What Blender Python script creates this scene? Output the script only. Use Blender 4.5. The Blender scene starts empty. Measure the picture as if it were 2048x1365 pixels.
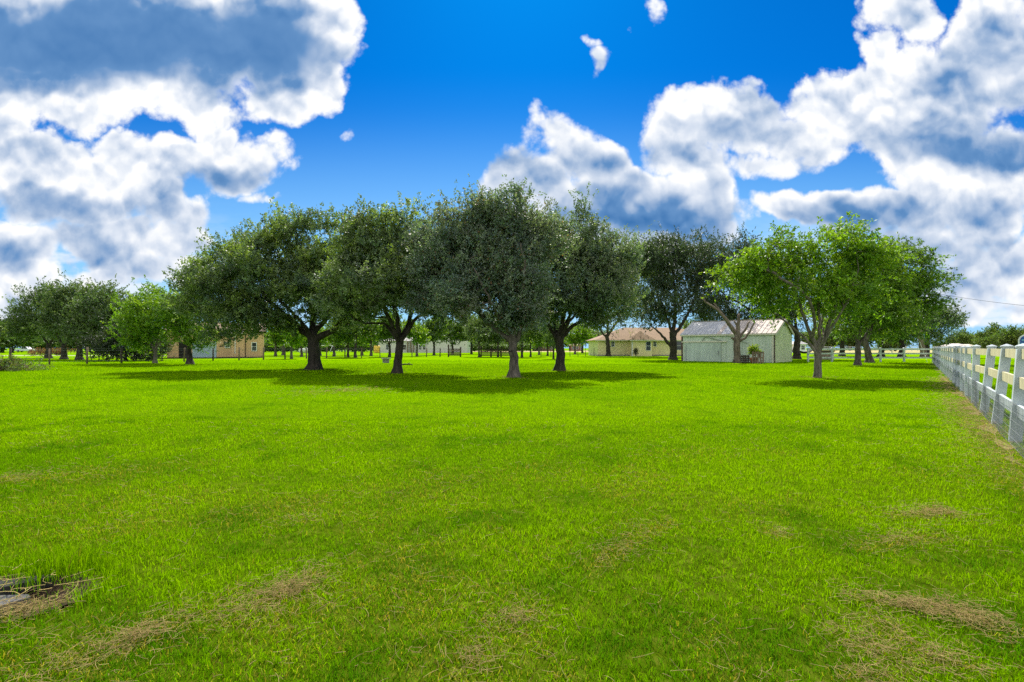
import bpy, math, random
import numpy as np
R = math.radians
SC = bpy.context.scene
COL = SC.collection

# ------------------------------------------------------------------ camera
EYE = 1.37            # eye height in metres
FPX = 1024.0          # focal length in photograph pixels (18 mm on a 36 mm sensor)
HOR = 696.5           # row of the horizon in the photograph
cam = bpy.data.cameras.new('camera')
cam.lens = 18.0; cam.sensor_width = 36.0
cam.shift_y = (HOR - 682.5) / 2048.0
cam.clip_start = 0.05; cam.clip_end = 8000
camo = bpy.data.objects.new('camera', cam)
camo.location = (0, 0, EYE); camo.rotation_euler = (R(90), 0, 0)
COL.objects.link(camo); SC.camera = camo

# ------------------------------------------------------------------ exposure and render settings
SC.view_settings.view_transform = 'Standard'
SC.view_settings.look = 'None'
SC.view_settings.exposure = 0.75
SC.view_settings.gamma = 1.0
SC.view_settings.use_curve_mapping = False
cy = SC.cycles
cy.max_bounces = 7; cy.diffuse_bounces = 3; cy.glossy_bounces = 2
cy.transmission_bounces = 4; cy.transparent_max_bounces = 4
cy.caustics_reflective = False; cy.caustics_refractive = False
cy.sample_clamp_indirect = 6.0
cy.use_denoising = False; cy.denoiser = 'OPENIMAGEDENOISE'; cy.denoising_input_passes = 'RGB_ALBEDO_NORMAL'; cy.denoising_prefilter = 'ACCURATE'

# ------------------------------------------------------------------ sun and sky
SUN_EL, SUN_AZ = 48.0, 1.0      # azimuth from straight ahead (+Y) towards +X
sun = bpy.data.lights.new('sun', 'SUN')
sun.energy = 5.0; sun.angle = R(0.5); sun.color = (1.0, 0.95, 0.86)
suno = bpy.data.objects.new('sun', sun)
suno.rotation_euler = (-R(90 - SUN_EL), 0, -R(SUN_AZ))   # a lamp shines along its -Z
suno.location = (0, 40, 60)
COL.objects.link(suno)

world = bpy.data.worlds.new('World'); SC.world = world
world.use_nodes = True
world.cycles.sampling_method = 'MANUAL'; world.cycles.sample_map_resolution = 1024
NT = world.node_tree
for n in list(NT.nodes): NT.nodes.remove(n)

def nd(t, **k):
    n = NT.nodes.new(t)
    for a, b in k.items(): setattr(n, a, b)
    return n
def lk(src, dst): NT.links.new(src, dst)
def put(sock, v):
    if hasattr(v, 'is_output') or isinstance(v, bpy.types.NodeSocket): lk(v, sock)
    else: sock.default_value = v
def M(op, a, b=0.0, c=0.0, clamp=False):
    n = nd('ShaderNodeMath', operation=op); n.use_clamp = clamp
    put(n.inputs[0], a); put(n.inputs[1], b)
    if op in ('MULTIPLY_ADD', 'SMOOTH_MAX', 'SMOOTH_MIN'): put(n.inputs[2], c)
    return n.outputs[0]
def V(op, a, b=None, c=None):
    n = nd('ShaderNodeVectorMath', operation=op)
    put(n.inputs[0], a)
    if b is not None: put(n.inputs[1], b)
    if c is not None: put(n.inputs[2], c)
    return n.outputs['Value'] if op in ('DOT_PRODUCT', 'LENGTH') else n.outputs['Vector']
def SS(x, lo, hi, a=0.0, b=1.0):
    n = nd('ShaderNodeMapRange', interpolation_type='SMOOTHSTEP')
    put(n.inputs[0], x); put(n.inputs[1], lo); put(n.inputs[2], hi); put(n.inputs[3], a); put(n.inputs[4], b)
    return n.outputs[0]
def NOISE(vec, scale, detail, rough=0.5, dist=0.0, lac=2.0, color=False):
    n = nd('ShaderNodeTexNoise', noise_dimensions='2D')
    put(n.inputs['Vector'], vec); n.inputs['Scale'].default_value = scale
    n.inputs['Detail'].default_value = detail; n.inputs['Roughness'].default_value = rough
    n.inputs['Lacunarity'].default_value = lac; n.inputs['Distortion'].default_value = dist
    return n.outputs['Color' if color else 'Fac']
def MIXC(f, a, b, mode='MIX'):
    n = nd('ShaderNodeMix', data_type='RGBA', blend_type=mode); n.clamp_factor = True
    put(n.inputs[0], f); put(n.inputs[6], a); put(n.inputs[7], b)
    return n.outputs[2]

tc = nd('ShaderNodeTexCoord')
dirv = tc.outputs['Generated']
sx = nd('ShaderNodeSeparateXYZ'); lk(dirv, sx.inputs[0])
ay = M('MAXIMUM', M('ABSOLUTE', sx.outputs[1]), 0.12)
cu = nd('ShaderNodeCombineXYZ')
lk(M('DIVIDE', sx.outputs[0], ay), cu.inputs[0]); lk(M('DIVIDE', sx.outputs[2], ay), cu.inputs[1])
P = cu.outputs[0]                      # tangent of the bearing and of the height, on the sphere of directions
vv = M('DIVIDE', sx.outputs[2], ay)

warp = V('SUBTRACT', NOISE(P, 4.2, 2.0, 0.5, color=True), (0.5, 0.5, 0.5))
PW = V('MULTIPLY_ADD', warp, (0.13, 0.11, 0.0), P)
warp2 = V('SUBTRACT', NOISE(P, 17.0, 2.0, 0.55, color=True), (0.5, 0.5, 0.5))
PW = V('MULTIPLY_ADD', warp2, (0.035, 0.035, 0.0), PW)

def field(blobs, smooth=0.12):
    acc = None
    for (px, py, rx, ry, w) in blobs:
        u, v = (px - 1024) / 1024, (HOR - py) / 1024
        iu, iv = 1024 / rx, 1024 / ry
        q = V('MULTIPLY_ADD', PW, (iu, iv, 0.0), (-u * iu, -v * iv, 0.0))
        e = M('MULTIPLY_ADD', V('DOT_PRODUCT', q, q), -w, w)
        acc = e if acc is None else M('SMOOTH_MAX', acc, e, smooth)
    return M('MAXIMUM', acc, -1.5)

# cumulus masses on the sphere of directions: bearing, height, half widths, weight
CLOUDS = [
 (180, 70, 440, 125, 1.9), (480, 70, 215, 130, 1.8), (630, 40, 75, 70, 0.9), (650, 150, 50, 60, 0.7), (120, 190, 260, 75, 1.0), (380, 180, 130, 70, 0.8), (560, 185, 80, 50, 0.7),
 (80, 330, 170, 55, 1.0), (250, 335, 160, 55, 1.0), (470, 330, 110, 62, 1.0), (440, 275, 55, 38, 0.7), (180, 400, 200, 50, 1.0), (330, 420, 70, 60, 0.9),
 (90, 480, 200, 50, 1.0), (280, 525, 95, 40, 0.9), (50, 530, 130, 40, 0.8), (15, 590, 42, 42, 0.8), (10, 250, 60, 60, 0.7),
 (1110, 300, 80, 80, 1.1), (1190, 320, 70, 60, 1.0), (1060, 370, 75, 80, 1.0), (1180, 430, 190, 100, 1.2), (1310, 415, 70, 40, 0.7),
 (1400, 235, 105, 70, 1.1), (1490, 235, 110, 65, 1.1), (1600, 270, 150, 55, 1.1), (1330, 260, 40, 45, 0.6), (1400, 320, 105, 70, 1.0), (1370, 430, 120, 75, 1.1),
 (1700, 220, 170, 95, 1.2), (1860, 180, 180, 110, 1.2), (1990, 110, 130, 120, 1.2), (1790, 35, 75, 65, 1.0), (1740, 110, 40, 60, 0.8), (1900, 290, 190, 70, 1.1), (2040, 320, 90, 90, 1.0),
 (1595, 430, 75, 38, 1.0), (1690, 440, 85, 40, 0.9), (1800, 430, 100, 45, 0.9), (1950, 420, 130, 80, 1.0), (2000, 520, 150, 75, 1.0), (1850, 490, 80, 40, 0.8),
 (1960, 600, 160, 28, 0.5), (150, 560, 170, 22, 0.4),
 (1270, 470, 190, 70, 1.2), (1410, 390, 75, 100, 1.1), (1010, 400, 48, 60, 0.8), (1560, 330, 90, 30, 0.4), (1745, 455, 90, 30, 0.7), (1900, 370, 110, 60, 0.9), (1930, 560, 120, 40, 0.8),
 (220, 470, 190, 50, 1.0), (340, 470, 60, 40, 0.8),
 (1165, 125, 9, 16, 0.12), (1300, 22, 15, 24, 0.2), (1160, 88, 5, 4, 0.03), (705, 250, 8, 9, 0.05), (1245, 60, 7, 6, 0.05), (545, 405, 45, 12, 0.3),
]
DARK = [
 (200, 80, 400, 85, 1.5), (470, 105, 190, 80, 1.3), (80, 150, 220, 40, 0.9), (60, 410, 150, 24, 0.5), (220, 445, 130, 22, 0.15), (450, 365, 80, 20, 0.3), (80, 490, 220, 24, 0.1),
 (1190, 460, 130, 70, 0.02), (1150, 300, 26, 40, 0.1), (1420, 440, 60, 50, 0.1), (1960, 290, 150, 36, 0.35), (1990, 110, 90, 40, 0.2), (1900, 470, 110, 30, 0.05), (1520, 255, 90, 26, 0.1), (2000, 200, 80, 36, 0.2),
]
BRIGHT = [
 (650, 80, 70, 150, 1.0), (1120, 250, 140, 60, 1.0), (1350, 380, 60, 70, 1.0), (1400, 180, 130, 50, 1.0), (1700, 180, 130, 90, 0.8), (1310, 410, 60, 40, 1.0), (480, 300, 110, 50, 0.8), (150, 330, 190, 50, 0.7), (330, 210, 190, 40, 0.4), (1600, 410, 90, 40, 0.9),
]

E = field(CLOUDS)
DK = field(DARK, 0.2)
BR = field(BRIGHT, 0.2)
def PUFF(vec, scale, detail, rough=0.55):
    n = nd('ShaderNodeTexVoronoi', voronoi_dimensions='2D', feature='F1')
    n.normalize = True
    put(n.inputs['Vector'], vec); n.inputs['Scale'].default_value = scale
    n.inputs['Detail'].default_value = detail; n.inputs['Roughness'].default_value = rough
    return M('SUBTRACT', 1.0, n.outputs['Distance'])
w3 = V('SUBTRACT', NOISE(P, 8.0, 5.0, 0.6, color=True), (0.5, 0.5, 0.5))
PN = V('MULTIPLY_ADD', w3, (0.038, 0.038, 0.0), P)
fb = NOISE(P, 6.0, 11.0, 0.64)
pf = PUFF(PN, 8.0, 4.0, 0.62)
puff = M('SUBTRACT', pf, 0.62)
D = M('MULTIPLY_ADD', M('SUBTRACT', fb, 0.5), 2.0, M('MULTIPLY_ADD', puff, 2.0, E))
soft = SS(DK, -0.6, 0.7, 0.42, 0.70)
alpha = SS(D, -0.16, soft)
# light comes from above and behind: thin rims glow, thick middles and undersides go grey-blue
pfs = PUFF(PN, 8.0, 2.5, 0.5)
pf2 = PUFF(V('ADD', PN, (0.003, 0.016, 0.0)), 8.0, 2.5, 0.5)
big1 = NOISE(PN, 5.0, 3.0, 0.5)
big2 = NOISE(V('ADD', PN, (0.006, 0.05, 0.0)), 5.0, 3.0, 0.5)
rel = M('ADD', M('MULTIPLY', M('SUBTRACT', big1, big2), 1.25), M('MULTIPLY', M('SUBTRACT', pfs, pf2), 2.0))
rel = M('ADD', rel, M('MULTIPLY', puff, 0.55))
rim = SS(D, 0.15, 1.35, 0.30, 0.0)
dk = SS(DK, -1.1, 1.2, 0.0, 0.48)
relk = SS(DK, -0.3, 0.9, 1.0, 0.20)
br = SS(BR, -0.5, 0.6, 0.0, 0.18)
lit = M('ADD', M('ADD', M('SUBTRACT', M('MULTIPLY_ADD', rel, relk, 0.66), dk), rim), br)
rp = nd('ShaderNodeValToRGB')
cr = rp.color_ramp
cr.elements[0].position = 0.0; cr.elements[0].color = (0.045, 0.165, 0.41, 1)
cr.elements[1].position = 1.0; cr.elements[1].color = (0.93, 0.94, 0.95, 1)
for p_, c_ in ((0.28, (0.12, 0.265, 0.52, 1)), (0.55, (0.38, 0.49, 0.67, 1)), (0.80, (0.68, 0.74, 0.84, 1))):
    e_ = cr.elements.new(p_); e_.color = c_
lk(lit, rp.inputs[0])
CLOUD_GAIN = 0.86
cloud = V('SCALE', rp.outputs[0]); cloud.node.inputs['Scale'].default_value = CLOUD_GAIN

sky = nd('ShaderNodeTexSky', sky_type='NISHITA')
sky.sun_disc = False; sky.sun_elevation = R(SUN_EL); sky.sun_rotation = R(SUN_AZ)
sky.altitude = 30; sky.air_density = 1.0; sky.dust_density = 0.4; sky.ozone_density = 3.0
SKY_STRENGTH = 0.12
skyc = V('SCALE', sky.outputs[0]); skyc.node.inputs['Scale'].default_value = SKY_STRENGTH
tint = MIXC(SS(vv, 0.05, 0.56), (0.31, 0.69, 0.84, 1), (0.002, 0.33, 0.755, 1))
blue = MIXC(1.0, skyc, tint, 'MULTIPLY')
# low haze of the far air
hz = SS(vv, -0.02, 0.48, 0.85, 0.0)
blue = MIXC(hz, blue, (0.29, 0.53, 0.84, 1))
# thin low streaks of cloud near the horizon
st = NOISE(V('MULTIPLY', P, (1.0, 4.0, 1.0)), 4.5, 7.0, 0.58)
stm = M('MULTIPLY', M('MULTIPLY', SS(st, 0.42, 0.64), SS(vv, 0.0, 0.05)), SS(vv, 0.16, 0.30, 1.0, 0.0))
side = SS(M('ABSOLUTE', M('SUBTRACT', M('DIVIDE', sx.outputs[0], ay), -0.02)), 0.45, 0.75, 0.25, 0.9)
blue = MIXC(M('MULTIPLY', stm, side), blue, (0.66, 0.73, 0.84, 1))
final = MIXC(alpha, blue, cloud)
# unseen half of the sky: front-lit cumulus added and brightened to lift the fill light
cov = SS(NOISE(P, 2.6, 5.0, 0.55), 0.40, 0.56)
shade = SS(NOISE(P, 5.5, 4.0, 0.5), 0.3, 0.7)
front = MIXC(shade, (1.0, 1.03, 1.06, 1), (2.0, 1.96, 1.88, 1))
rear_fill = MIXC(cov, blue, front)
final = MIXC(SS(sx.outputs[1], 0.30, -0.10), final, rear_fill)
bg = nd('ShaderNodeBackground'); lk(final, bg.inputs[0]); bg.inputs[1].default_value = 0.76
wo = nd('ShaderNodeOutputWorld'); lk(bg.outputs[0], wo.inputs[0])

# ------------------------------------------------------------------ helpers
def gp(px, py, z=0.0):
    """ground point seen at a pixel of the photograph"""
    y = FPX * (EYE - z) / (py - HOR)
    return ((px - 1024) / FPX * y, y)
def at(px, py, y):
    """point at distance y seen at a pixel"""
    return ((px - 1024) / FPX * y, y, EYE + (HOR - py) / FPX * y)
def tag(o, label=None, cat=None, group=None, kind=None):
    if label: o['label'] = label
    if cat: o['category'] = cat
    if group: o['group'] = group
    if kind: o['kind'] = kind
    return o
def thing(name, label, cat, loc=(0, 0, 0), rz=0.0, group=None):
    o = bpy.data.objects.new(name, None); COL.objects.link(o)
    o.empty_display_size = 0.2
    o.location = loc; o.rotation_euler = (0, 0, rz)
    return tag(o, label, cat, group)
def obj(name, me, parent=None):
    o = bpy.data.objects.new(name, me); COL.objects.link(o)
    if parent is not None: o.parent = parent
    return o
def np_mesh(name, verts, faces, mat, tint=None, smooth=False):
    """verts (n,3); faces: list of (m,k) index arrays"""
    me = bpy.data.meshes.new(name)
    verts = np.asarray(verts, np.float32)
    me.vertices.add(len(verts)); me.vertices.foreach_set('co', verts.ravel())
    if not isinstance(faces, list): faces = [faces]
    faces = [np.asarray(f, np.int32) for f in faces if len(f)]
    loops = np.concatenate([f.ravel() for f in faces])
    sizes = np.concatenate([np.full(len(f), f.shape[1], np.int32) for f in faces])
    starts = np.concatenate([[0], np.cumsum(sizes)[:-1]]).astype(np.int32)
    me.loops.add(len(loops)); me.loops.foreach_set('vertex_index', loops)
    me.polygons.add(len(sizes)); me.polygons.foreach_set('loop_start', starts)
    me.polygons.foreach_set('loop_total', sizes)
    if smooth: me.polygons.foreach_set('use_smooth', np.ones(len(sizes), bool))
    if tint is not None:
        a = me.attributes.new('tint', 'FLOAT_COLOR', 'POINT')
        t = np.ones((len(verts), 4), np.float32); t[:, :3] = tint
        a.data.foreach_set('color', t.ravel())
    me.update(calc_edges=True)
    for m in (mat if isinstance(mat, list) else [mat]): me.materials.append(m)
    return me
class MB:
    """collects simple solids into ONE mesh"""
    def __init__(self): self.v = []; self.f = []; self.mi = []; self.sm = []
    def add(self, vs, fs, mi=0, sm=False):
        b = len(self.v); self.v += [tuple(p) for p in vs]
        for f in fs: self.f.append([i + b for i in f]); self.mi.append(mi); self.sm.append(sm)
        return self
    def box(self, x0, x1, y0, y1, z0, z1, mi=0):
        vs = [(x, y, z) for z in (z0, z1) for (x, y) in ((x0, y0), (x1, y0), (x1, y1), (x0, y1))]
        return self.add(vs, [(3, 2, 1, 0), (4, 5, 6, 7), (0, 1, 5, 4), (1, 2, 6, 5), (2, 3, 7, 6), (3, 0, 4, 7)], mi)
    def bar(self, a, b, w, h, mi=0, up=(0, 0, 1)):
        a, b, up = np.array(a, float), np.array(b, float), np.array(up, float)
        d = b - a; d /= np.linalg.norm(d)
        s = np.cross(d, up)
        if np.linalg.norm(s) < 1e-4: s = np.cross(d, (1, 0, 0))
        s /= np.linalg.norm(s); u = np.cross(s, d)
        vs = [p + i * s * w / 2 + j * u * h / 2 for p in (a, b) for (i, j) in ((-1, -1), (1, -1), (1, 1), (-1, 1))]
        return self.add(vs, [(0, 1, 2, 3), (7, 6, 5, 4), (0, 4, 5, 1), (1, 5, 6, 2), (2, 6, 7, 3), (3, 7, 4, 0)], mi)
    def tube(self, pts, rs, n=8, mi=0, cap=True):
        pts = [np.array(p, float) for p in pts]
        if not hasattr(rs, '__len__'): rs = [rs] * len(pts)
        vs = []; ref = None
        for i, p in enumerate(pts):
            d = pts[min(i + 1, len(pts) - 1)] - pts[max(i - 1, 0)]
            d /= max(np.linalg.norm(d), 1e-9)
            if ref is None:
                ref = np.cross(d, (0, 0, 1.0))
                if np.linalg.norm(ref) < 1e-3: ref = np.array((1.0, 0, 0))
            s = ref - d * ref.dot(d); s /= max(np.linalg.norm(s), 1e-9); ref = s
            t = np.cross(d, s)
            for k in range(n):
                a = 2 * math.pi * k / n
                vs.append(p + rs[i] * (math.cos(a) * s + math.sin(a) * t))
        fs = []
        for i in range(len(pts) - 1):
            for k in range(n):
                fs.append((i * n + k, i * n + (k + 1) % n, (i + 1) * n + (k + 1) % n, (i + 1) * n + k))
        if cap:
            fs.append(tuple(range(n - 1, -1, -1))); fs.append(tuple((len(pts) - 1) * n + k for k in range(n)))
        return self.add(vs, fs, mi, True)
    def cyl(self, x, y, z0, z1, r, n=14, mi=0): return self.tube([(x, y, z0), (x, y, z1)], r, n, mi)
    def ball(self, c, r, n=10, mi=0):
        r = r if hasattr(r, '__len__') else (r, r, r)
        vs = [(c[0], c[1], c[2] - r[2])]; m = n // 2
        for i in range(1, m):
            t = math.pi * i / m - math.pi / 2
            for k in range(n):
                a = 2 * math.pi * k / n
                vs.append((c[0] + r[0] * math.cos(t) * math.cos(a), c[1] + r[1] * math.cos(t) * math.sin(a), c[2] + r[2] * math.sin(t)))
        vs.append((c[0], c[1], c[2] + r[2])); fs = []
        for k in range(n):
            fs.append((0, 1 + (k + 1) % n, 1 + k))
            for i in range(m - 2):
                fs.append((1 + i * n + k, 1 + i * n + (k + 1) % n, 1 + (i + 1) * n + (k + 1) % n, 1 + (i + 1) * n + k))
            fs.append((len(vs) - 1, 1 + (m - 2) * n + k, 1 + (m - 2) * n + (k + 1) % n))
        return self.add(vs, fs, mi, True)
    def prism(self, poly, axis, a, b, mi=0):
        """poly of 2-d points extruded along an axis ('x','y','z') from a to b"""
        def P3(p, t): return {'x': (t, p[0], p[1]), 'y': (p[0], t, p[1]), 'z': (p[0], p[1], t)}[axis]
        n = len(poly); vs = [P3(p, a) for p in poly] + [P3(p, b) for p in poly]
        fs = [tuple(range(n)), tuple(range(2 * n - 1, n - 1, -1))] + [(i, n + i, n + (i + 1) % n, (i + 1) % n) for i in range(n)]
        return self.add(vs, fs, mi)
    def mesh(self, name, mat):
        me = bpy.data.meshes.new(name); me.from_pydata(self.v, [], self.f)
        for m in (mat if isinstance(mat, list) else [mat]): me.materials.append(m)
        me.polygons.foreach_set('material_index', self.mi)
        me.polygons.foreach_set('use_smooth', self.sm)
        import bmesh
        bm = bmesh.new(); bm.from_mesh(me); bmesh.ops.recalc_face_normals(bm, faces=bm.faces); bm.to_mesh(me); bm.free()
        me.update(); return me
    def build(self, name, mat, parent=None): return obj(name, self.mesh(name, mat), parent)
def copy_tree(o, parent=None):
    c = o.copy(); COL.objects.link(c)
    if parent is not None: c.parent = parent
    for ch in list(o.children): copy_tree(ch, c)
    return c

# value noise on the ground plane, for patchiness that belongs to the lawn itself
_tab = np.random.RandomState(7).rand(256, 256).astype(np.float32)
def vnoise(x, y):
    xi = np.floor(x).astype(int); yi = np.floor(y).astype(int)
    fx = x - xi; fy = y - yi
    fx = fx * fx * (3 - 2 * fx); fy = fy * fy * (3 - 2 * fy)
    g = lambda a, b: _tab[a & 255, b & 255]
    return (g(xi, yi) * (1 - fx) + g(xi + 1, yi) * fx) * (1 - fy) + (g(xi, yi + 1) * (1 - fx) + g(xi + 1, yi + 1) * fx) * fy
def fbm(x, y, o=4):
    s = 0; a = 0.5; t = 0
    for i in range(o):
        s = s + a * vnoise(x * 2 ** i + 17.3 * i, y * 2 ** i + 5.1 * i); t += a; a *= 0.55
    return s / t

# ------------------------------------------------------------------ materials
class Mat:
    def __init__(self, name):
        self.m = bpy.data.materials.new(name); self.m.use_nodes = True
        self.t = self.m.node_tree
        for n in list(self.t.nodes): self.t.nodes.remove(n)
        self.out = self.n('ShaderNodeOutputMaterial')
    def n(self, t, **k):
        x = self.t.nodes.new(t)
        for a, b in k.items(): setattr(x, a, b)
        return x
    def l(self, a, b): self.t.links.new(a, b)
    def put(self, s, v):
        if isinstance(v, bpy.types.NodeSocket): self.l(v, s)
        else: s.default_value = v
    def noise(self, scale, detail=4, rough=0.55, vec=None, stretch=None, w=None):
        x = self.n('ShaderNodeTexNoise'); x.inputs['Scale'].default_value = scale
        x.inputs['Detail'].default_value = detail; x.inputs['Roughness'].default_value = rough
        if vec is None: vec = self.n('ShaderNodeTexCoord').outputs['Object']
        if stretch:
            mp = self.n('ShaderNodeMapping'); mp.inputs['Scale'].default_value = stretch
            self.l(vec, mp.inputs[0]); vec = mp.outputs[0]
        self.l(vec, x.inputs['Vector']); return x.outputs['Fac']
    def ramp(self, f, stops):
        r = self.n('ShaderNodeValToRGB'); e = r.color_ramp.elements
        e[0].position, e[0].color = stops[0][0], (*stops[0][1], 1)
        e[1].position, e[1].color = stops[-1][0], (*stops[-1][1], 1)
        for p, c in stops[1:-1]:
            q = e.new(p); q.color = (*c, 1)
        self.l(f, r.inputs[0]); return r.outputs[0]
    def bump(self, h, s=0.3, d=0.02):
        b = self.n('ShaderNodeBump'); b.inputs['Strength'].default_value = s; b.inputs['Distance'].default_value = d
        self.l(h, b.inputs['Height']); return b.outputs[0]
    def pbsdf(self, col, rough=0.7, spec=0.3, metal=0.0, normal=None):
        p = self.n('ShaderNodeBsdfPrincipled')
        if not isinstance(col, bpy.types.NodeSocket): col = (*col[:3], 1)
        self.put(p.inputs['Base Color'], col); self.put(p.inputs['Roughness'], rough)
        p.inputs['Specular IOR Level'].default_value = spec; p.inputs['Metallic'].default_value = metal
        if normal is not None: self.l(normal, p.inputs['Normal'])
        return p.outputs[0]
    def diffuse(self, col, normal=None):
        d = self.n('ShaderNodeBsdfDiffuse'); self.put(d.inputs[0], col)
        if normal is not None: self.l(normal, d.inputs['Normal'])
        return d.outputs[0]
    def end(self, sh): self.l(sh, self.out.inputs[0]); return self.m
def plain(name, col, rough=0.7, spec=0.3, metal=0.0, var=0.25, scale=3.0, stretch=None, bump=0.0):
    """a colour with dirt and wear in it"""
    m = Mat(name); f = m.noise(scale, 5, 0.6, stretch=stretch)
    c = np.array(col)
    col_ = m.ramp(f, [(0.3, tuple(c * (1 - var))), (0.55, tuple(c)), (0.75, tuple(np.minimum(c * (1 + var * 0.5), 0.95)))])
    nrm = m.bump(m.noise(scale * 6, 4, 0.6, stretch=stretch), 0.4, bump) if bump else None
    return m.end(m.pbsdf(col_, rough, spec, metal, nrm))
def leaf_mat(name, trans=0.4, rough=0.5, spec=0.4, tcol=(1.5, 1.6, 0.5), gain=1.0):
    m = Mat(name)
    a = m.n('ShaderNodeAttribute'); a.attribute_name = 'tint'
    col = a.outputs['Color']
    if spec > 0: p = m.pbsdf(col, rough, spec)
    else:
        dn = m.n('ShaderNodeBsdfDiffuse'); m.l(col, dn.inputs[0]); p = dn.outputs[0]
    tr = m.n('ShaderNodeBsdfTranslucent')
    mu = m.n('ShaderNodeMix', data_type='RGBA', blend_type='MULTIPLY'); mu.inputs[0].default_value = 1.0
    m.l(col, mu.inputs[6]); mu.inputs[7].default_value = (*tcol, 1)
    m.l(mu.outputs[2], tr.inputs[0])
    mx = m.n('ShaderNodeMixShader'); mx.inputs[0].default_value = trans
    m.l(p, mx.inputs[1]); m.l(tr.outputs[0], mx.inputs[2])
    return m.end(mx.outputs[0])
def bark(name, c0, c1, scale=9.0):
    m = Mat(name)
    f = m.noise(scale, 7, 0.65, stretch=(1, 1, 0.25)); g = m.noise(1.6, 3, 0.5)
    col = m.ramp(f, [(0.32, c0), (0.68, c1)])
    mx = m.n('ShaderNodeMix', data_type='RGBA', blend_type='MULTIPLY'); mx.inputs[0].default_value = 0.6
    m.l(col, mx.inputs[6]); m.l(m.ramp(g, [(0.3, (0.6, 0.6, 0.6)), (0.7, (1.2, 1.2, 1.15))]), mx.inputs[7])
    return m.end(m.pbsdf(mx.outputs[2], 0.9, 0.15, 0, m.bump(f, 0.8, 0.05)))

# ------------------------------------------------------------------ ground
gm = Mat('lawn ground')
geo = gm.n('ShaderNodeNewGeometry').outputs['Position']
n1 = gm.noise(0.12, 5, 0.6, vec=geo); n2 = gm.noise(2.2, 6, 0.65, vec=geo)
mixn = gm.n('ShaderNodeMath', operation='MULTIPLY_ADD'); mixn.inputs[1].default_value = 0.5
gm.l(n1, mixn.inputs[0])
m2 = gm.n('ShaderNodeMath', operation='MULTIPLY'); m2.inputs[1].default_value = 0.5
gm.l(n2, m2.inputs[0]); gm.l(m2.outputs[0], mixn.inputs[2])
gcol = gm.ramp(mixn.outputs[0], [(0.30, (0.085, 0.19, 0.001)), (0.48, (0.14, 0.285, 0.001)), (0.62, (0.175, 0.32, 0.001)), (0.78, (0.21, 0.31, 0.006))])
def turf_mat():
    """turf: dark thatch near the camera, brighter beyond, backlit falloff put into the colour"""
    m = Mat('short turf'); pos = m.n('ShaderNodeNewGeometry').outputs['Position']
    f = m.noise(9, 7, 0.7, vec=pos)
    far_bright = m.ramp(f, [(0.3, (0.050, 0.115, 0.001)), (0.5, (0.085, 0.18, 0.001)), (0.7, (0.12, 0.20, 0.003))])
    near_dark = m.ramp(f, [(0.3, (0.022, 0.036, 0.002)), (0.5, (0.05, 0.085, 0.002)), (0.7, (0.10, 0.115, 0.012))])
    sp = m.n('ShaderNodeSeparateXYZ'); m.l(pos, sp.inputs[0])
    w = m.n('ShaderNodeMath', operation='MULTIPLY_ADD'); m.l(m.noise(0.6, 4, 0.6, vec=pos), w.inputs[0]); w.inputs[1].default_value = 9.0; m.l(sp.outputs[1], w.inputs[2])
    mr = m.n('ShaderNodeMapRange', interpolation_type='SMOOTHSTEP'); m.l(w.outputs[0], mr.inputs[0]); mr.inputs[1].default_value = 7.0; mr.inputs[2].default_value = 20.0  # distance blend that paints the backlit brightening into the turf
    mx = m.n('ShaderNodeMix', data_type='RGBA'); m.l(mr.outputs[0], mx.inputs[0]); m.l(near_dark, mx.inputs[6]); m.l(far_bright, mx.inputs[7])
    return m.end(m.diffuse(mx.outputs[2]))
TURF = turf_mat()
GROUND = gm.end(gm.diffuse(gcol, gm.bump(gm.noise(9, 6, 0.7, vec=geo), 0.5, 0.04)))
PIT = (gp(14, 1192)[0], gp(14, 1192)[1])
xs = np.unique(np.concatenate([np.linspace(-3.6, -1.6, 34), np.array([-2500, -600, -200, -80, -40, -20, -10, -6, 0, 3, 6, 10, 20, 40, 80, 200, 600, 2500.])]))
ys = np.unique(np.concatenate([np.linspace(2.0, 3.9, 34), np.array([-2500, -300, -60, -20, -6, -2, 0, 1, 5, 8, 12, 20, 30, 45, 60, 90, 150, 300, 700, 3000.])]))
X, Y = np.meshgrid(xs, ys)
dd = np.sqrt(((X - PIT[0]) / 0.46) ** 2 + ((Y - PIT[1]) / 0.36) ** 2)
Z = -0.12 * np.clip(1.0 - dd, 0, 1) ** 0.8 * (0.7 + 0.6 * fbm(X * 6, Y * 6))
Z = np.where((abs(X) > 3.6) | (Y > 3.9) | (Y < 2.0), 0, Z)
nx, ny = len(xs), len(ys)
idx = np.arange(nx * ny).reshape(ny, nx)
q = np.stack([idx[:-1, :-1], idx[:-1, 1:], idx[1:, 1:], idx[1:, :-1]], -1).reshape(-1, 4)
ground = obj('ground', np_mesh('ground', np.stack([X, Y, Z], -1).reshape(-1, 3), q, [GROUND, TURF]))
fc = np.stack([X, Y], -1).reshape(-1, 2)[q].mean(1)
ground.data.polygons.foreach_set('material_index', ((abs(fc[:, 0]) < 40) & (fc[:, 1] > -20) & (fc[:, 1] < 45)).astype(np.int32))
tag(ground, kind='structure')

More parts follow.
